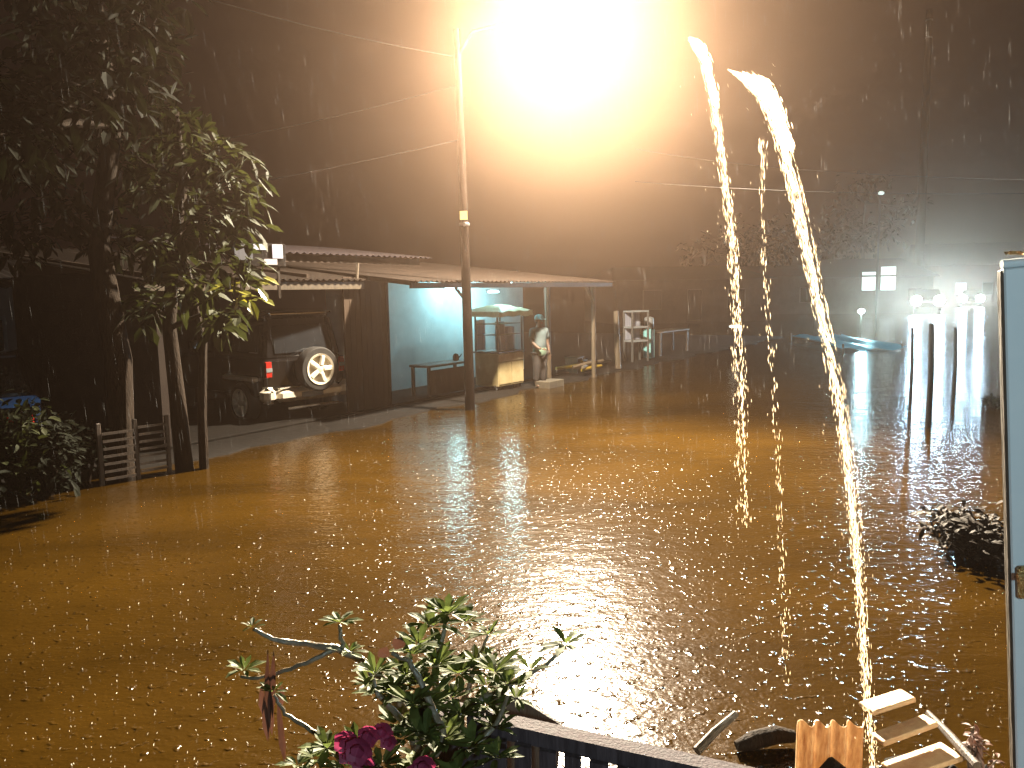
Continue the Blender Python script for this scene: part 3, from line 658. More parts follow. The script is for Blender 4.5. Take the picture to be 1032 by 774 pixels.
# hedge shrubs bottom left
def shrub(name, px, py, y, w, h, label, leaf_m, n, ls, group=None, cat='shrub'):
    b_ = at(px, py, y); b_.z = 0
    t = empty(name, b_, 0, label, cat, group)
    mb = MB(); mb2 = MB()
    for k in range(9):
        a_ = random.uniform(0,6.28); e = Vector((math.cos(a_)*w*.7*random.random(), math.sin(a_)*w*.5*random.random(), h*random.uniform(.6,1)))
        mb.tube([(e.x*.1,e.y*.1,-.1), (e.x*.5,e.y*.5,h*.4), e], [.03,.022,.008], 6)
        for _ in range(n//9):
            t_ = random.uniform(.25,1.05); p_ = Vector((e.x*t_, e.y*t_, e.z*t_)) + Vector((random.gauss(0,.16*w), random.gauss(0,.16*w), random.gauss(0,.10*h)))
            if p_.z < .03: p_.z = .05
            mb2.leaf(p_, (random.gauss(0,1),random.gauss(0,1),random.gauss(.1,.6)), (random.gauss(0,.3),random.gauss(0,.3),1), ls*random.uniform(.6,1.3), ls*.42, .3)
    mb.build('stem', M['bark'], t, smooth=True); mb2.build('foliage', leaf_m, t); return t
G1 = 'shrubs at the waterline on the left'
shrub('shrub', 10, 470, 8.9, .9, 1.15, 'dark leafy shrub at the left edge with lighter top leaves', M['leaf'], 700, .16, G1)
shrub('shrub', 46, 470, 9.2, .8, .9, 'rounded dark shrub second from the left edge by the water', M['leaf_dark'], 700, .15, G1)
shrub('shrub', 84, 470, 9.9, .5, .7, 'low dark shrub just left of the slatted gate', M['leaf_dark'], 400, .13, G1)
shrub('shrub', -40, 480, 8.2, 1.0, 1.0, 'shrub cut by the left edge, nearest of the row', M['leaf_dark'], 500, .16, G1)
# slatted gate
ga, gb = g(104, 490), g(172, 478); gdir = (gb-ga); gl = gdir.length
gate = empty('slatted_gate', (ga.x, ga.y, 0), math.atan2(gdir.y, gdir.x), 'low gate of thin horizontal slats beside the tree trunks', 'gate')
for x in (0, gl*.52, gl): 
    mb = MB(); mb.box(x-.025,x+.025,0,.05,-.3,.78,.005); mb.build('post', M['wood'], gate)
for k in range(7):
    z = .06+.095*k
    mb = MB(); mb.box(.03,gl*.52-.03,-.014,-.001,z,z+.032); mb.build('slat', M['wood'], gate)
    mb = MB(); mb.box(gl*.52+.03,gl-.03,-.014,-.001,z+.03,z+.062); mb.build('slat', M['wood'], gate)

# ---------------------------------------------------------------- house on the left behind the trees
p = at(75, 300, 17)
hs = empty('house', (p.x, p.y, 0), ANG, 'dim pale house with dark roof behind the trees at left', 'house')
mb = MB(); mb.box(-4,3.2,0,.15,0,2.75); mb.build('wall', M['pale_wall'], hs)
mb = MB(); mb.box(3.2,3.35,0,5,0,2.7); mb.build('wall', M['pale_wall'], hs)
mb = MB(); mb.corr(-4.4,3.7,-.7,4,2.55,3.6,.2,.02); mb.build('roof', M['grey_tile'], hs)
mb = MB(); mb.box(-.5,2.6,-.04,-.003,.3,2.15); dd = mb.build('folding_door', M['dark_wall'], hs)
for k in range(5):
    mb = MB(); mb.box(-.5+k*.62-.01,-.5+k*.62+.01,-.055,-.042,.3,2.15); mb.build('door_rib', M['grey_tile'], dd)
mb = MB(); mb.box(-3,-1.4,-.04,-.003,.9,2.0); ww = mb.build('window', M['frame'], hs)
mb = MB(); mb.box(-2.92,-2.24,-.05,-.042,.98,1.92); mb.build('pane', M['glass'], ww)
mb = MB(); mb.box(-2.16,-1.48,-.05,-.042,.98,1.92); mb.build('pane', M['glass'], ww)

# ---------------------------------------------------------------- far background
def far_house(px, y, w, d, h, roofm, wallm, label, wins, rz=0, rise=1.0):
    c = at(px, 300, y); hh = empty('house', (c.x, c.y, 0), rz, label, 'house', 'houses at the far end of the flooded street')
    mb = MB(); mb.box(-w/2,w/2,0,d,-.3,h); mb.build('wall', wallm, hh)
    mb = MB(); e = .4
    mb.add([(-w/2-e,-e,h),(w/2+e,-e,h),(w/2+e,d+e,h),(-w/2-e,d+e,h),(-w/2+1,d/2,h+rise),(w/2-1,d/2,h+rise)], [(0,1,5,4),(1,2,5),(2,3,4,5),(3,0,4),(3,2,1,0)])
    mb.build('roof', roofm, hh)
    for (x, z, ww_, wh_, m_) in wins:
        mb = MB(); mb.box(x-ww_/2-.06,x+ww_/2+.06,-.05,-.003,z-.06,z+wh_+.06); wf = mb.build('window', M['wood'], hh)
        mb = MB(); mb.box(x-ww_/2,x+ww_/2,-.062,-.052,z,z+wh_); mb.build('pane', m_, wf)
    return hh
far_house(885, 66, 9, 7, 3.0, M['tile'], M['pale_wall'], 'far house with two small lit windows above the turquoise tarpaulin', [(-.85,1.9,1.1,1.5,M['tube_dim']),(.75,1.9,1.2,1.9,M['tube_dim']),(3,1.0,1,1,M['glass'])], rise=1.6)
far_house(985, 82, 13, 8, 4.2, M['tile'], M['red_wall'], 'far red brown house right of the approaching headlights', [(-1.6,1.2,1.0,1.2,M['win_warm']),(.9,1.2,.9,1.2,M['glass'])], rz=R(-12), rise=2.4)
far_house(700, 54, 11, 8, 2.9, M['grey_tile'], M['dark_wall'], 'far unlit house behind the falling water', [(-3,1,1.2,1.2,M['glass']),(0,.2,.9,2,M['glass']),(3,1,1.2,1.2,M['glass'])], rz=R(10))
far_house(790, 68, 10, 8, 3.2, M['tile'], M['dark_wall'], 'far dark house left of the tarpaulin', [(-2,1,1.2,1.2,M['glass']),(2,1,1.2,1.2,M['glass'])])
GT = 'trees at the far end of the street'
def far_tree(px, y, h, r_, label, n=900):
    b_ = at(px, 300, y); b_.z = 0
    cl_ = [((random.gauss(0,.5)*r_, random.gauss(0,.4)*r_, h*random.uniform(.45,1)), r_*random.uniform(.35,.6)) for _ in range(9)]
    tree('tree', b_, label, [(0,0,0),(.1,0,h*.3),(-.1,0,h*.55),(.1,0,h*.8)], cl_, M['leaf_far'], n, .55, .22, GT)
far_tree(868, 80, 13, 5, 'rounded tree above the lit far windows')
far_tree(760, 74, 9, 4.6, 'broad dark tree between the two water jets')
# turquoise sheet standing in for a cyan patch on the flood
pa_, pb_ = g(848, 347, .25), g(914, 346, .25)
tp = empty('patch', (pa_.x, pa_.y, 0), math.atan2(pb_.y-pa_.y, pb_.x-pa_.x), 'turquoise tarpaulin stretched low over the flood by the far houses', 'patch')
L_ = (pb_-pa_).length; mb = MB(); vs = []; fs = []
for i in range(15):
    for j in range(9):
        u_, v_ = i/14, j/8; vs.append((L_*u_, 6.0*v_, .10+.18*v_ - .06*math.sin(math.pi*u_) + .05*math.sin(u_*14+v_*4)+random.uniform(-.02,.02)))
for i in range(14):
    for j in range(8): fs.append((i*9+j, i*9+9+j, i*9+10+j, i*9+j+1))
mb.add(vs, fs); mb.build('sheet', M['patch_sheet'], tp, smooth=True)
for (x,y,z) in ((.1,.1,.2),(L_-.1,.1,.2),(.1,5.9,.28),(L_-.1,5.9,.28)):
    mb = MB(); mb.tube([(x,y,-.3),(x,y,z+.05)], .04, 6); mb.build('pole', M['wood'], tp)
# bright bulb lamp over it
p = at(868, 314, 37)
bl = empty('bulb_lamp', (p.x, p.y, 0), 0, 'bright white lamp on a short post left of the headlights', 'lamp', 'distant lamps')
mb = MB(); mb.tube([(0,0,-.3),(0,0,p.z-.1)], .03, 6); mb.build('post', M['wood'], bl)
mb = MB(); mb.lathe([(.04,-.1),(.13,-.03),(.14,.04),(.06,.12)], (0,0,p.z)); mb.build('bulb', emis('bulb_glass', (.75,.95,1), 160), bl, smooth=True)
light('bulb_light', 'POINT', (0,-.2,p.z), bl, 700, (.40,.85,1), .12)
p = at(888, 195, 38)
bl = empty('bulb_lamp', (p.x, p.y, 0), 0, 'tiny white lamp high on a dark post above the far house', 'lamp', 'distant lamps')
mb = MB(); mb.tube([(0,.1,-.3),(0,.1,p.z)], .05, 6); mb.build('post', M['wood'], bl)
mb = MB(); mb.lathe([(.03,-.06),(.13,-.03),(.14,.04),(.06,.1)], (0,0,p.z)); mb.build('bulb', M['tube_dim'], bl, smooth=True)
p = at(741, 329, 27)  # glowing bulb added here for a small ghost light
bl = empty('bulb_lamp', (p.x, p.y, 0), 0, 'small white ghost light, built as a lamp on a low post behind the left water jet', 'lamp', 'distant lamps')
mb = MB(); mb.tube([(0,.1,-.3),(0,.1,p.z)], .03, 6); mb.build('post', M['wood'], bl)
mb = MB(); mb.lathe([(.03,-.2),(.05,-.1),(.05,.1),(.03,.2)], (0,0,p.z), 'X'); mb.build('bulb', M['tube_dim'], bl, smooth=True)

# approaching cars
def far_car(px, py, y, sep, label, power, h=.95, estr='headlight'):
    p = at(px, py, y); c = empty('oncoming_car', (p.x, p.y, 0), -math.atan2(p.x, p.y), label, 'car', 'cars driving towards the camera')
    z = p.z; w = sep/2+.2
    mb = MB(); mb.box(-w,w,0,4.2,z-.5,z+.25,.06); mb.build('body', M['carpaint'], c, smooth=True)
    mb = MB(); mb.box(-w+.06,w-.06,1.1,3.8,z+.23,z+.85,.06,taper=(.14,.35)); mb.build('cabin', M['glass'], c, smooth=True)
    mb = MB(); mb.box(-w+.35,w-.35,-.03,-.005,z-.15,z+.1); mb.build('grille', M['frame'], c)
    for sx in (-1,1):
        mb = MB(); mb.lathe([(.02,-.10),(.30,-.07),(.38,.01)], (sx*sep/2,-.01,z), 'Y', 16); mb.build('headlight', M['headlight'], c, smooth=True)
        light('headlight_light', 'SPOT', (sx*sep/2,-.12,z), c, power, (.42,.74,1), .14, rot=(R(-84),R(180),0), spot=R(150), blend=.6)
        for yy in (.8,3.3): make_wheel(c, (sx*(w-.1), yy, .1), .33, .2, 5, R(90) if sx > 0 else R(-90))
    return c
far_car(935, 303, 62, 1.55, 'oncoming car with two dazzling white headlights behind the posts', 13000)
far_car(979, 301, 80, 1.5, 'second oncoming car farther off, right of the dazzling headlights', 3000)

# posts standing in the flood on the right
GP = 'posts standing in the flood'
for (px, py, topy, r_, lab) in ((935,431,326,.050,'tallest and nearest dark post in the flood before the headlights'),(917,405,330,.036,'thin dark post at the left of the three before the headlights'),(960,409,330,.038,'dark post at the right of the three before the headlights')):
    b_ = g(px, py); zt_ = at(px, topy, b_.y).z
    mb = MB(); mb.tube([(0,0,-.5),(.015,0,zt_*.5),(-.01,0,zt_)], [r_,r_*.95,r_*.85], 8)
    tag(mb.build('flood_post', M['post_dark'], smooth=True, loc=(b_.x,b_.y,0)), lab, 'post', GP)

# drowned bush beside the right edge
b_ = g(962, 575)
t = shrub('drowned_shrub', 984, 560, b_.y+.35, .85, .38, 'dark tangled shrub half drowned at the right by the blue panel', M['dead_wet'], 1300, .10)
t2 = shrub('drowned_shrub', 1000, 405, g(1000,410).y, .6, .2, 'small dark clump in the flood above the drowned shrub', M['leaf_dark'], 250, .12)

# ---------------------------------------------------------------- pale blue gate leaf at the right edge
py_ = 2.15
e0 = at(1016, 268, py_); e1 = at(1015, 774, py_)
pn = empty('gate_panel', (e0.x+e0.z*math.tan(R(4.3)), py_, 0), R(-6), 'pale blue painted gate panel filling the right edge', 'gate')
pn.rotation_euler = (0, R(-4.3), R(-6))
mb = MB(); mb.box(.0,.9,0,.028,.15,e0.z,.004); mb.build('panel', M['panel_blue'], pn, smooth=True)
mb = MB(); mb.box(-.008,-.001,.002,.026,.15,e0.z-.004,.003); mb.build('edge_strip', M['wood_pale'], pn)
mb = MB(); mb.tube([(.0,.014,e0.z+.012),(.9,.014,e0.z+.012)], .012, 10); mb.build('top_rail', M['panel_blue'], pn, smooth=True)
zh = at(1020, 585, py_).z
mb = MB(); mb.box(.008,.10,-.022,-.003,zh-.05,zh+.045,.006); mb.build('glare_plate', M['gold'], pn)  # gold plate and bolt added to make the golden glare here
mb = MB(); mb.tube([(.0,-.03,zh+.02),(.09,-.034,zh+.02)], .011, 10); mb.tube([(.07,-.034,zh+.02),(.07,-.05,zh-.02)], .008, 8); mb.build('glare_bolt', M['gold'], pn, smooth=True)
# crumpled foil lying on the panel's top
mb = MB(); vs = []; fs = []
for i in range(9):
    for j in range(5): vs.append((.0+i*.008, j*.008-.004, .02+random.uniform(0,.016)))
for i in range(8):
    for j in range(4): fs.append((i*5+j, i*5+5+j, i*5+6+j, i*5+j+1))
mb.add(vs, fs)
fo = mb.build('crumpled_wrapper', M['gold'], loc=(e0.x, py_, e0.z+.006), rot=(0,0,R(-6))); tag(fo, 'crumpled shiny wrapper lying on top of the blue gate panel', 'wrapper')

# added unseen lamp behind the camera, read from cool light on panel and fence
pl = empty('added_porch_lamp', (1.1, -1.9, 2.95), 0, 'added unseen porch lamp behind the viewpoint', 'lamp')
mb = MB(); mb.lathe([(.02,.12),(.15,.1),(.16,.02),(.02,.0)], (0,0,0)); mb.build('housing', M['white'], pl, smooth=True)
mb = MB(); mb.lathe([(.13,0),(.12,-.05),(.05,-.09),(.01,-.1)], (0,0,0)); mb.build('diffuser', M['tube_dim'], pl, smooth=True)
light('added_porch_light', 'POINT', (0,0,-.2), pl, 260, (.62,.88,1), .12)
pl['note'] = ''
del pl['note']

# ---------------------------------------------------------------- near board fence
fa = at(470, 723, 1.72); fb = at(775, 790, 1.62)
fd = fb-fa; frz = math.atan2(fd.y, fd.x); fl = math.hypot(fd.x, fd.y); slope = fd.z/fl
fe = empty('board_fence', (fa.x, fa.y, 0), frz, 'dark weathered board fence with narrow gaps at the bottom edge', 'fence')
def zt_at(x): return fa.z + slope*x
def shear_box(mb, x0, x1, y0, y1, za, zb_, jit=0):
    """za / zb_ : heights below the sloping top line"""
    vs = [(x0,y0,zt_at(x0)-za),(x1,y0,zt_at(x1)-za),(x1,y1,zt_at(x1)-za),(x0,y1,zt_at(x0)-za),(x0,y0,zt_at(x0)-zb_),(x1,y0,zt_at(x1)-zb_),(x1,y1,zt_at(x1)-zb_),(x0,y1,zt_at(x0)-zb_)]
    mb.add(vs, [(3,2,1,0),(4,5,6,7),(0,1,5,4),(1,2,6,5),(2,3,7,6),(3,0,4,7)])
mb = MB(); xx = 0
while xx < fl+.5:
    w = .11; shear_box(mb, xx, xx+w, .002, .05, .035+random.uniform(0,.003), random.uniform(-.002,.003)); xx += w
mb.build('top_rail', M['fence_wood'], fe)
mb = MB(); shear_box(mb, .0, fl+.5, .002, .045, .62, .57); mb.build('lower_rail', M['fence_wood'], fe)
# slats with gaps
gaps = [515, 540, 565, 590, 617, 644, 671, 698, 725, 752]
xs = [ (at(gx, 745, 1.68).x - fa.x)*1.0/math.cos(frz) for gx in gaps]
prev = -.012
edges = []
for k, xg in enumerate(xs):
    gw = .0095; edges.append((prev, xg-gw)); prev = xg+gw
edges.append((prev, fl+.5))
for k, (x0, x1) in enumerate(edges):
    mb = MB(); m_ = (x0+x1)/2 if k == 0 else None
    shear_box(mb, x0, x1, -.018+random.uniform(0,.004), .0, .95, .030+random.uniform(-.001,.003)); mb.build('board', M['fence_wood'], fe)
mb = MB(); shear_box(mb, -.06, -.016, -.03, .05, 1.5, -.004); mb.build('post', M['fence_wood'], fe)
# pale board behind fence
c0, c1, c2_ = at(497, 700, 1.85), at(562, 727, 1.82), at(500, 735, 1.85)
mb = MB(); th = Vector((0,.015,0))
pts_ = [at(492,696,1.86), at(520,702,1.86), at(566,731,1.84), at(560,800,1.84), at(490,800,1.86)]
mb.add(pts_+[p_+th for p_ in pts_], [(4,3,2,1,0),(5,6,7,8,9)]+[(i,(i+1)%5,5+(i+1)%5,5+i) for i in range(5)])
tag(mb.build('plywood_offcut', M['wood_pale']), 'pale yellow plywood offcut standing just behind the fence', 'board')

# ---------------------------------------------------------------- flowering shrub (thick stems, leaf rosettes, pink flowers)
PD = 1.75
base = at(425, 800, PD); base.z -= .9
ds = empty('flowering_shrub', base, 0, 'knobbly branched shrub with leaf rosettes and pink flowers before the flood', 'shrub')
def pr(px, py, y=PD): return at(px, py, y) - base
foliage = MB()
def rosette(px, py, y=PD, n=9, L_=.075, up=(0,0,1), w=.30):
    c = pr(px, py, y); n = int(n*1.7); L_ *= .82
    for k in range(n):
        a_ = 2.4*k + random.uniform(-.3,.3); el = random.uniform(-.1,.75)
        d = Vector((math.cos(a_)*math.cos(el), math.sin(a_)*math.cos(el), math.sin(el)))+Vector(up)*.25
        l = L_*random.uniform(.7,1.2)
        foliage.leaf(c+d*.004, d, (0,0,1), l, l*w, random.uniform(.1,.45))
def branch(pts, r0, r1):
    P_ = [pr(*p_) for p_ in pts]; out = []
    for i in range(len(P_)-1):
        for k in range(4): out.append(P_[i].lerp(P_[i+1], k/4))
    out.append(P_[-1])
    out = [out[0]]+[ (out[i-1]+out[i]*2+out[i+1])/4 + Vector((random.gauss(0,.0015),random.gauss(0,.0015),random.gauss(0,.0015))) for i in range(1,len(out)-1)]+[out[-1]]
    n_ = len(out); mb = MB(); mb.tube(out, [ (r0+(r1-r0)*i/(n_-1))*random.uniform(.9,1.12) for i in range(n_)], 9)
    mb.build('branch', M['stem'], ds, smooth=True)
mbt = MB(); mbt.tube([(0,0,0), pr(425,860,PD), pr(420,800,PD), pr(425,770,PD)], [.05,.035,.024,.018], 12); mbt.build('trunk', M['stem'], ds, smooth=True)
Y0 = PD
branch([(425,785,Y0),(418,740,Y0-.03),(392,690,Y0-.03),(362,664,Y0),(338,652,Y0),(300,649,Y0+.02),(275,645,Y0),(256,634,Y0)], .013, .004)
branch([(340,653,Y0),(318,664,Y0-.02),(285,677,Y0-.02),(258,684,Y0-.02),(243,682,Y0)], .0055, .0035)
branch([(345,655,Y0),(343,640,Y0),(342,630,Y0+.01)], .006, .004)
branch([(345,768,Y0-.1),(330,746,Y0-.1),(300,728,Y0-.06),(284,716,Y0-.05),(276,700,Y0-.05)], .007, .003)
branch([(425,770,Y0),(440,715,Y0+.05),(438,670,Y0+.05),(446,640,Y0+.05),(450,622,Y0+.05)], .012, .004)
branch([(425,775,Y0),(450,730,Y0-.02),(480,708,Y0),(505,695,Y0),(535,678,Y0),(562,661,Y0+.02),(570,650,Y0+.02)], .011, .0035)
branch([(430,760,Y0),(470,700,Y0+.1),(480,670,Y0+.1),(492,640,Y0+.12)], .009, .0035)
branch([(440,760,Y0),(400,720,Y0-.1),(380,700,Y0-.12),(372,672,Y0-.1)], .009, .004)
branch([(425,780,Y0-.1),(450,745,Y0-.15),(430,700,Y0-.15),(412,665,Y0-.12),(395,658,Y0-.12)], .010, .004)
branch([(430,790,Y0-.1),(470,760,Y0-.12),(500,730,Y0-.1),(512,700,Y0-.1)], .009, .004)
branch([(400,790,Y0-.15),(372,765,Y0-.15),(350,752,Y0-.15),(330,756,Y0-.15)], .008, .004)
for a_ in [(246,676,Y0,9,.06),(254,632,Y0,5,.035),(342,628,Y0,9,.065),(352,658,Y0,10,.055),(275,698,Y0-.05,6,.05),(450,620,Y0+.05,14,.09),(435,632,Y0+.05,12,.085),(470,628,Y0+.05,9,.07),
           (570,650,Y0+.02,9,.075),(535,676,Y0,6,.06),(512,690,Y0,12,.08),(492,640,Y0+.12,8,.07),(520,705,Y0-.02,8,.06),(415,660,Y0,10,.07),(440,672,Y0,14,.08),(462,680,Y0+.05,14,.08),
           (395,700,Y0-.1,10,.065),(372,690,Y0-.1,9,.055),(430,712,Y0-.1,13,.075),(465,722,Y0-.05,14,.075),(490,712,Y0-.02,12,.07),(405,745,Y0-.15,12,.07),(445,750,Y0-.15,14,.08),(330,755,Y0-.15,12,.07),
           (318,765,Y0-.15,10,.06),(475,755,Y0-.14,12,.075),(500,735,Y0-.1,9,.06),(350,775,Y0-.2,12,.07),(385,772,Y0-.2,10,.07),(420,780,Y0-.2,12,.08),(460,785,Y0-.2,12,.08),(500,765,Y0-.15,10,.07),(480,668,Y0+.1,10,.07),(425,690,Y0-.06,10,.07),(455,705,Y0+.0,12,.07),(300,772,Y0-.1,8,.06)]:
    rosette(*a_)
for _ in range(22):
    rosette(random.gauss(435,42), random.gauss(715,38), Y0+random.uniform(-.2,.08), 9, random.uniform(.06,.085))
foliage.build('foliage', M['leaf_near'], ds)
# hanging dead leaves and twigs
for (px, py, l) in ((270,652,.22),(276,655,.16),(266,700,.11),(272,690,.12),(280,700,.17),(264,690,.07),(284,690,.05),(358,735,.05)):
    c = pr(px, py, Y0-.03); mb = MB(); mb.leaf(c, (random.uniform(-.08,.08), .02, -1), (0,-1,0), l, .016, .05); mb.build('dead_leaf', M['dead'], ds)
def flower(px, py, y, s_):
    c = pr(px, py, y); mb = MB()
    for k in range(5):
        a_ = k*2*math.pi/5+random.uniform(-.2,.2); d = Vector((math.cos(a_), -.45, math.sin(a_)))
        mb.leaf(c, d, (0,-1,0), s_, s_*.95, .12)
    for k in range(4):
        a_ = k*math.pi/2+.4; d = Vector((math.cos(a_), -.9, math.sin(a_))); mb.leaf(c+Vector((0,-.006,0)), d, (0,-1,0), s_*.6, s_*.6, .05)
    o = mb.build('flower', M['petal'], ds, smooth=True)
for a_ in ((350,744,Y0-.22,.032),(362,752,Y0-.23,.034),(372,738,Y0-.21,.028),(386,734,Y0-.18,.026),(366,764,Y0-.22,.03),(392,745,Y0-.18,.022),(352,758,Y0-.22,.026),(428,768,Y0-.25,.028),(420,776,Y0-.25,.028)):
    flower(*a_)
mb = MB(); mb.leaf(pr(398,655,Y0-.1), (.2,0,.4), (0,-1,0), .035, .03, .1); mb.leaf(pr(392,662,Y0-.1), (-.5,0,.5), (0,-1,0), .03, .03, .1); mb.build('withered_flower', M['dead'], ds)

# ---------------------------------------------------------------- debris at the bottom right
p = g(835, 772, .12)
cs = empty('corrugated_sheet', (p.x, p.y, 0), R(4), 'upright rusty corrugated sheet standing in the water, lit in bright ridges', 'sheet')
mb = MB(); vs = []; fs = []; n_ = 44
for j in range(6):
    for i in range(n_+1):
        x = -.17+.34*i/n_; zz = -.3+.62*j/5 + (0 if j < 5 else -.03*i/n_+.006*math.sin(i*1.3))
        vs.append((x+.02*(j/5), .028*math.sin(2*math.pi*x/.078)+.03*(j/5), zz))
for j in range(5):
    for i in range(n_): a_ = j*(n_+1)+i; fs.append((a_, a_+1, a_+n_+2, a_+n_+1))
no = len(vs); vs += [(x, y+.007, z) for (x,y,z) in vs]; fs += [tuple(reversed([i+no for i in f_])) for f_ in list(fs)]
for i in range(n_): a_ = 5*(n_+1)+i; fs.append((a_, a_+1, a_+1+no, a_+no))
mb.add(vs, fs); mb.build('sheet', mat('fibreglass_sheet', (.62,.46,.28), (.35,.2,.1), rough=.25, transl=.5, scale=12, stretch=(4,4,1)), cs, smooth=True)
# stack of slanting boards
p = g(930, 752, .35)
for k, (dz, dy, dx_, l, w, rx, lab) in enumerate(((0,.0,0,.30,.13,-.16,'lowest and broadest of the slanting wet boards'),(.085,.10,-.03,.28,.085,-.10,'second slanting wet board from the bottom of the heap'),(.15,.22,-.05,.22,.10,-.2,'topmost short slanting wet board of the heap'))):
    mb = MB(); mb.box(-l/2,l/2,-w/2,w/2,-.012,.012,.004)
    tag(mb.build('wet_board', M['tile_pale'], loc=(p.x+dx_, p.y+dy, .28+dz), rot=(R(-4),R(-10),R(16)+rx*.4)), lab, 'board', 'heap of wet boards at the lower right')
mb = MB(); mb.tube([g(935,718,.35), g(958,742,.35), g(985,772,.34)], [.012,.018,.02], 8)
tag(mb.build('stick', M['wood'], smooth=True), 'dark stick slanting down along the right of the board heap', 'stick')
mb = MB(); mb.tube([g(702,757,.2), g(720,738,.25), g(742,719,.3)], [.022,.02,.016], 8)
tag(mb.build('stick', M['wood_pale'], smooth=True), 'pale stick poking up out of the glare right of the fence', 'stick')
mb = MB(); a0, a1 = g(742,752,.03), g(800,742,.05); mb.tube([a0, a0.lerp(a1,.3)+Vector((0,0,.015)), a0.lerp(a1,.7)+Vector((0,.01,.02)), a1], [.025,.045,.045,.03], 10)
tag(mb.build('log', M['bark'], smooth=True), 'short dark log floating left of the corrugated sheet', 'log')
# rubble block base under the heap
mb = MB(); q_ = g(930, 768, .15)
for i in range(16):
    c = g(random.uniform(840,1000), random.uniform(768,800), .1); s_ = random.uniform(.04,.09)
    mt = Matrix.Translation(c) @ Euler((random.random()*3,random.random()*3,random.random()*3)).to_matrix().to_4x4()
    mb.box(-s_,s_,-s_*.8,s_*.8,-s_*.5,s_*.5,s_*.15, mtx=mt)
tag(mb.build('rubble', M['mud']), 'wet rubble and silt heaped under the boards', 'rubble', kind='stuff')
# withered plant lower right
p = g(975, 772, .25)
wp = empty('withered_plant', (p.x, p.y, .1), 0, 'withered brown plant among the debris by the blue panel', 'plant')
mb = MB(); mb2 = MB()
for k in range(9):
    e = Vector((random.uniform(-.14,.12), random.uniform(-.1,.1), random.uniform(.15,.34)))
    mb.tube([(0,0,-.2), (e.x*.6,e.y*.6,e.z*.6), e], [.008,.006,.003], 6)
    for _ in range(14): mb2.leaf(e*random.uniform(.6,1.05), (random.gauss(0,1),random.gauss(0,1),random.gauss(-.4,.6)), (0,0,1), .05, .018, .4)
mb.build('stem', M['wood'], wp, smooth=True); mb2.build('foliage', M['dead'], wp)

# ---------------------------------------------------------------- falling water
def stream(name, pts, Y, n, w0, w1, label, dl=(.012,.032), dw=.0006, extra=0, dens=1.6):
    """pts: samples of the centre line of the jet, a fall bending to the right"""
    P_ = [at(px, py, Y) for px, py in pts]
    seg = [(P_[i+1]-P_[i]).length for i in range(len(P_)-1)]; tot = sum(seg); mb = MB()
    strands = [(random.gauss(0,.5), random.gauss(0,.5)) for _ in range(22)]
    for _ in range(n):
        t_ = random.random()**dens; d_ = t_*tot; i = 0
        while i < len(seg)-1 and d_ > seg[i]: d_ -= seg[i]; i += 1
        c = P_[i].lerp(P_[i+1], min(1, d_/seg[i])); dr = (P_[i+1]-P_[i]).normalized()
        w = w0+(w1-w0)*t_; sx, sy = random.choice(strands)
        c = c + Vector((sx*w+random.gauss(0,.10)*w, sy*w+random.gauss(0,.1)*w, 0))
        mb.drop(c, dr+Vector((random.gauss(0,.04),0,0)), random.uniform(*dl)*(1+.4*(1-t_)), dw*random.uniform(.6,1.5))
    for _ in range(extra):
        i = random.randrange(len(P_)-1); c = P_[i].lerp(P_[i+1], random.random()) + Vector((random.gauss(0,w1*1.6), random.gauss(0,w1*1.6), random.gauss(0,.05)))
        mb.drop(c, P_[i+1]-P_[i], random.uniform(.008,.022), dw*.8)
    o = mb.build(name, M['drop']); o.visible_shadow = False; tag(o, label, 'water jet', 'jets of water falling from above', kind='stuff'); return o
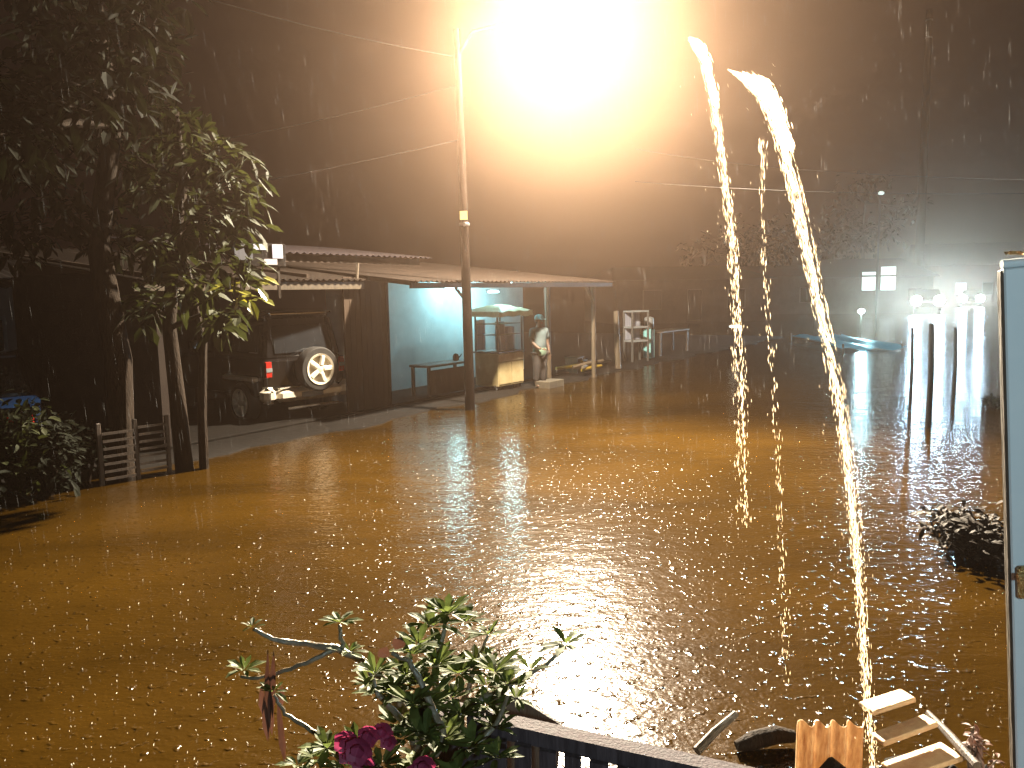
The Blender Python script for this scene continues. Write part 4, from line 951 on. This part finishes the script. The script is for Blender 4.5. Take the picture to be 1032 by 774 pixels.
def core(parent, pts, Y, w, n):
    P_ = [at(px, py, Y) for px, py in pts]; mb = MB()
    for _ in range(n):
        t_ = random.random()**1.4*(len(P_)-1); i = min(int(t_), len(P_)-2); c = P_[i].lerp(P_[i+1], t_-i)
        k = w*min(1, .25+t_)
        mb.drop(c+Vector((random.gauss(0,.42)*k, random.gauss(0,.42)*k, random.gauss(0,.2)*k)), (P_[i+1]-P_[i]).normalized()+Vector((random.gauss(0,.1),0,0)), random.uniform(.02,.045), .0018)
    o = mb.build('dense_water', M['drop'], parent); tag(o, kind='stuff'); o.visible_shadow = False
JA, JB = 3.4, 3.2
s1 = stream('water_jet', [(700,42),(711,62),(719,100),(727,150),(734,205),(740,260),(744,330),(747,400),(749,470),(751,530)], JA, 1300, .016, .030, 'left jet of falling water, narrow and fading over the flood', extra=60, dens=2.0)
core(s1, [(698,40),(704,44),(712,60),(722,105)], JA, .020, 700)
s2 = stream('water_jet', [(752,76),(772,98),(788,140),(800,185),(812,240),(824,300),(836,350),(847,410),(856,470),(864,550),(870,640),(876,720),(882,800)], JB, 3300, .030, .020, 'broad right jet of falling water arching down to the debris', extra=140, dens=1.7)
core(s2, [(738,72),(746,76),(757,84),(766,94)], JB, .012, 300)
core(s2, [(762,78),(770,84),(782,105),(797,150)], JB, .024, 1000)
s3 = stream('water_jet', [(768,140),(768,200),(770,260),(773,320),(780,380),(783,450),(788,560),(793,690)], JA, 260, .016, .022, 'thin central jet of scattered drops between the two large ones', dens=1.2)

# rain in the air and its splashes
mb = MB()
for _ in range(18000):
    y = 6.0+22*random.random()**.75; x = random.uniform(-.75,.75)*y; z = random.uniform(0, 2.3+.55*y)
    mb.drop((x,y,z), (.05,.02,-1), random.uniform(.08,.22), .0003)
tag(mb.build('rain', M['rain']), 'fine rain falling over the flooded street', 'rain', kind='stuff')
mb = MB()
for _ in range(1700):
    px = random.uniform(-10,1010); py = 395+390*random.random(); p_ = g(px, py)
    if p_.y > 16: continue
    mb.drop(p_+Vector((0,0,random.uniform(.003,.03))), (random.gauss(0,.4),random.gauss(0,.4),1), random.uniform(.006,.018), random.uniform(.001,.0022))
tag(mb.build('rain_splashes', M['splash']), 'tiny splashes of raindrops on the brown water', 'splashes', kind='stuff')
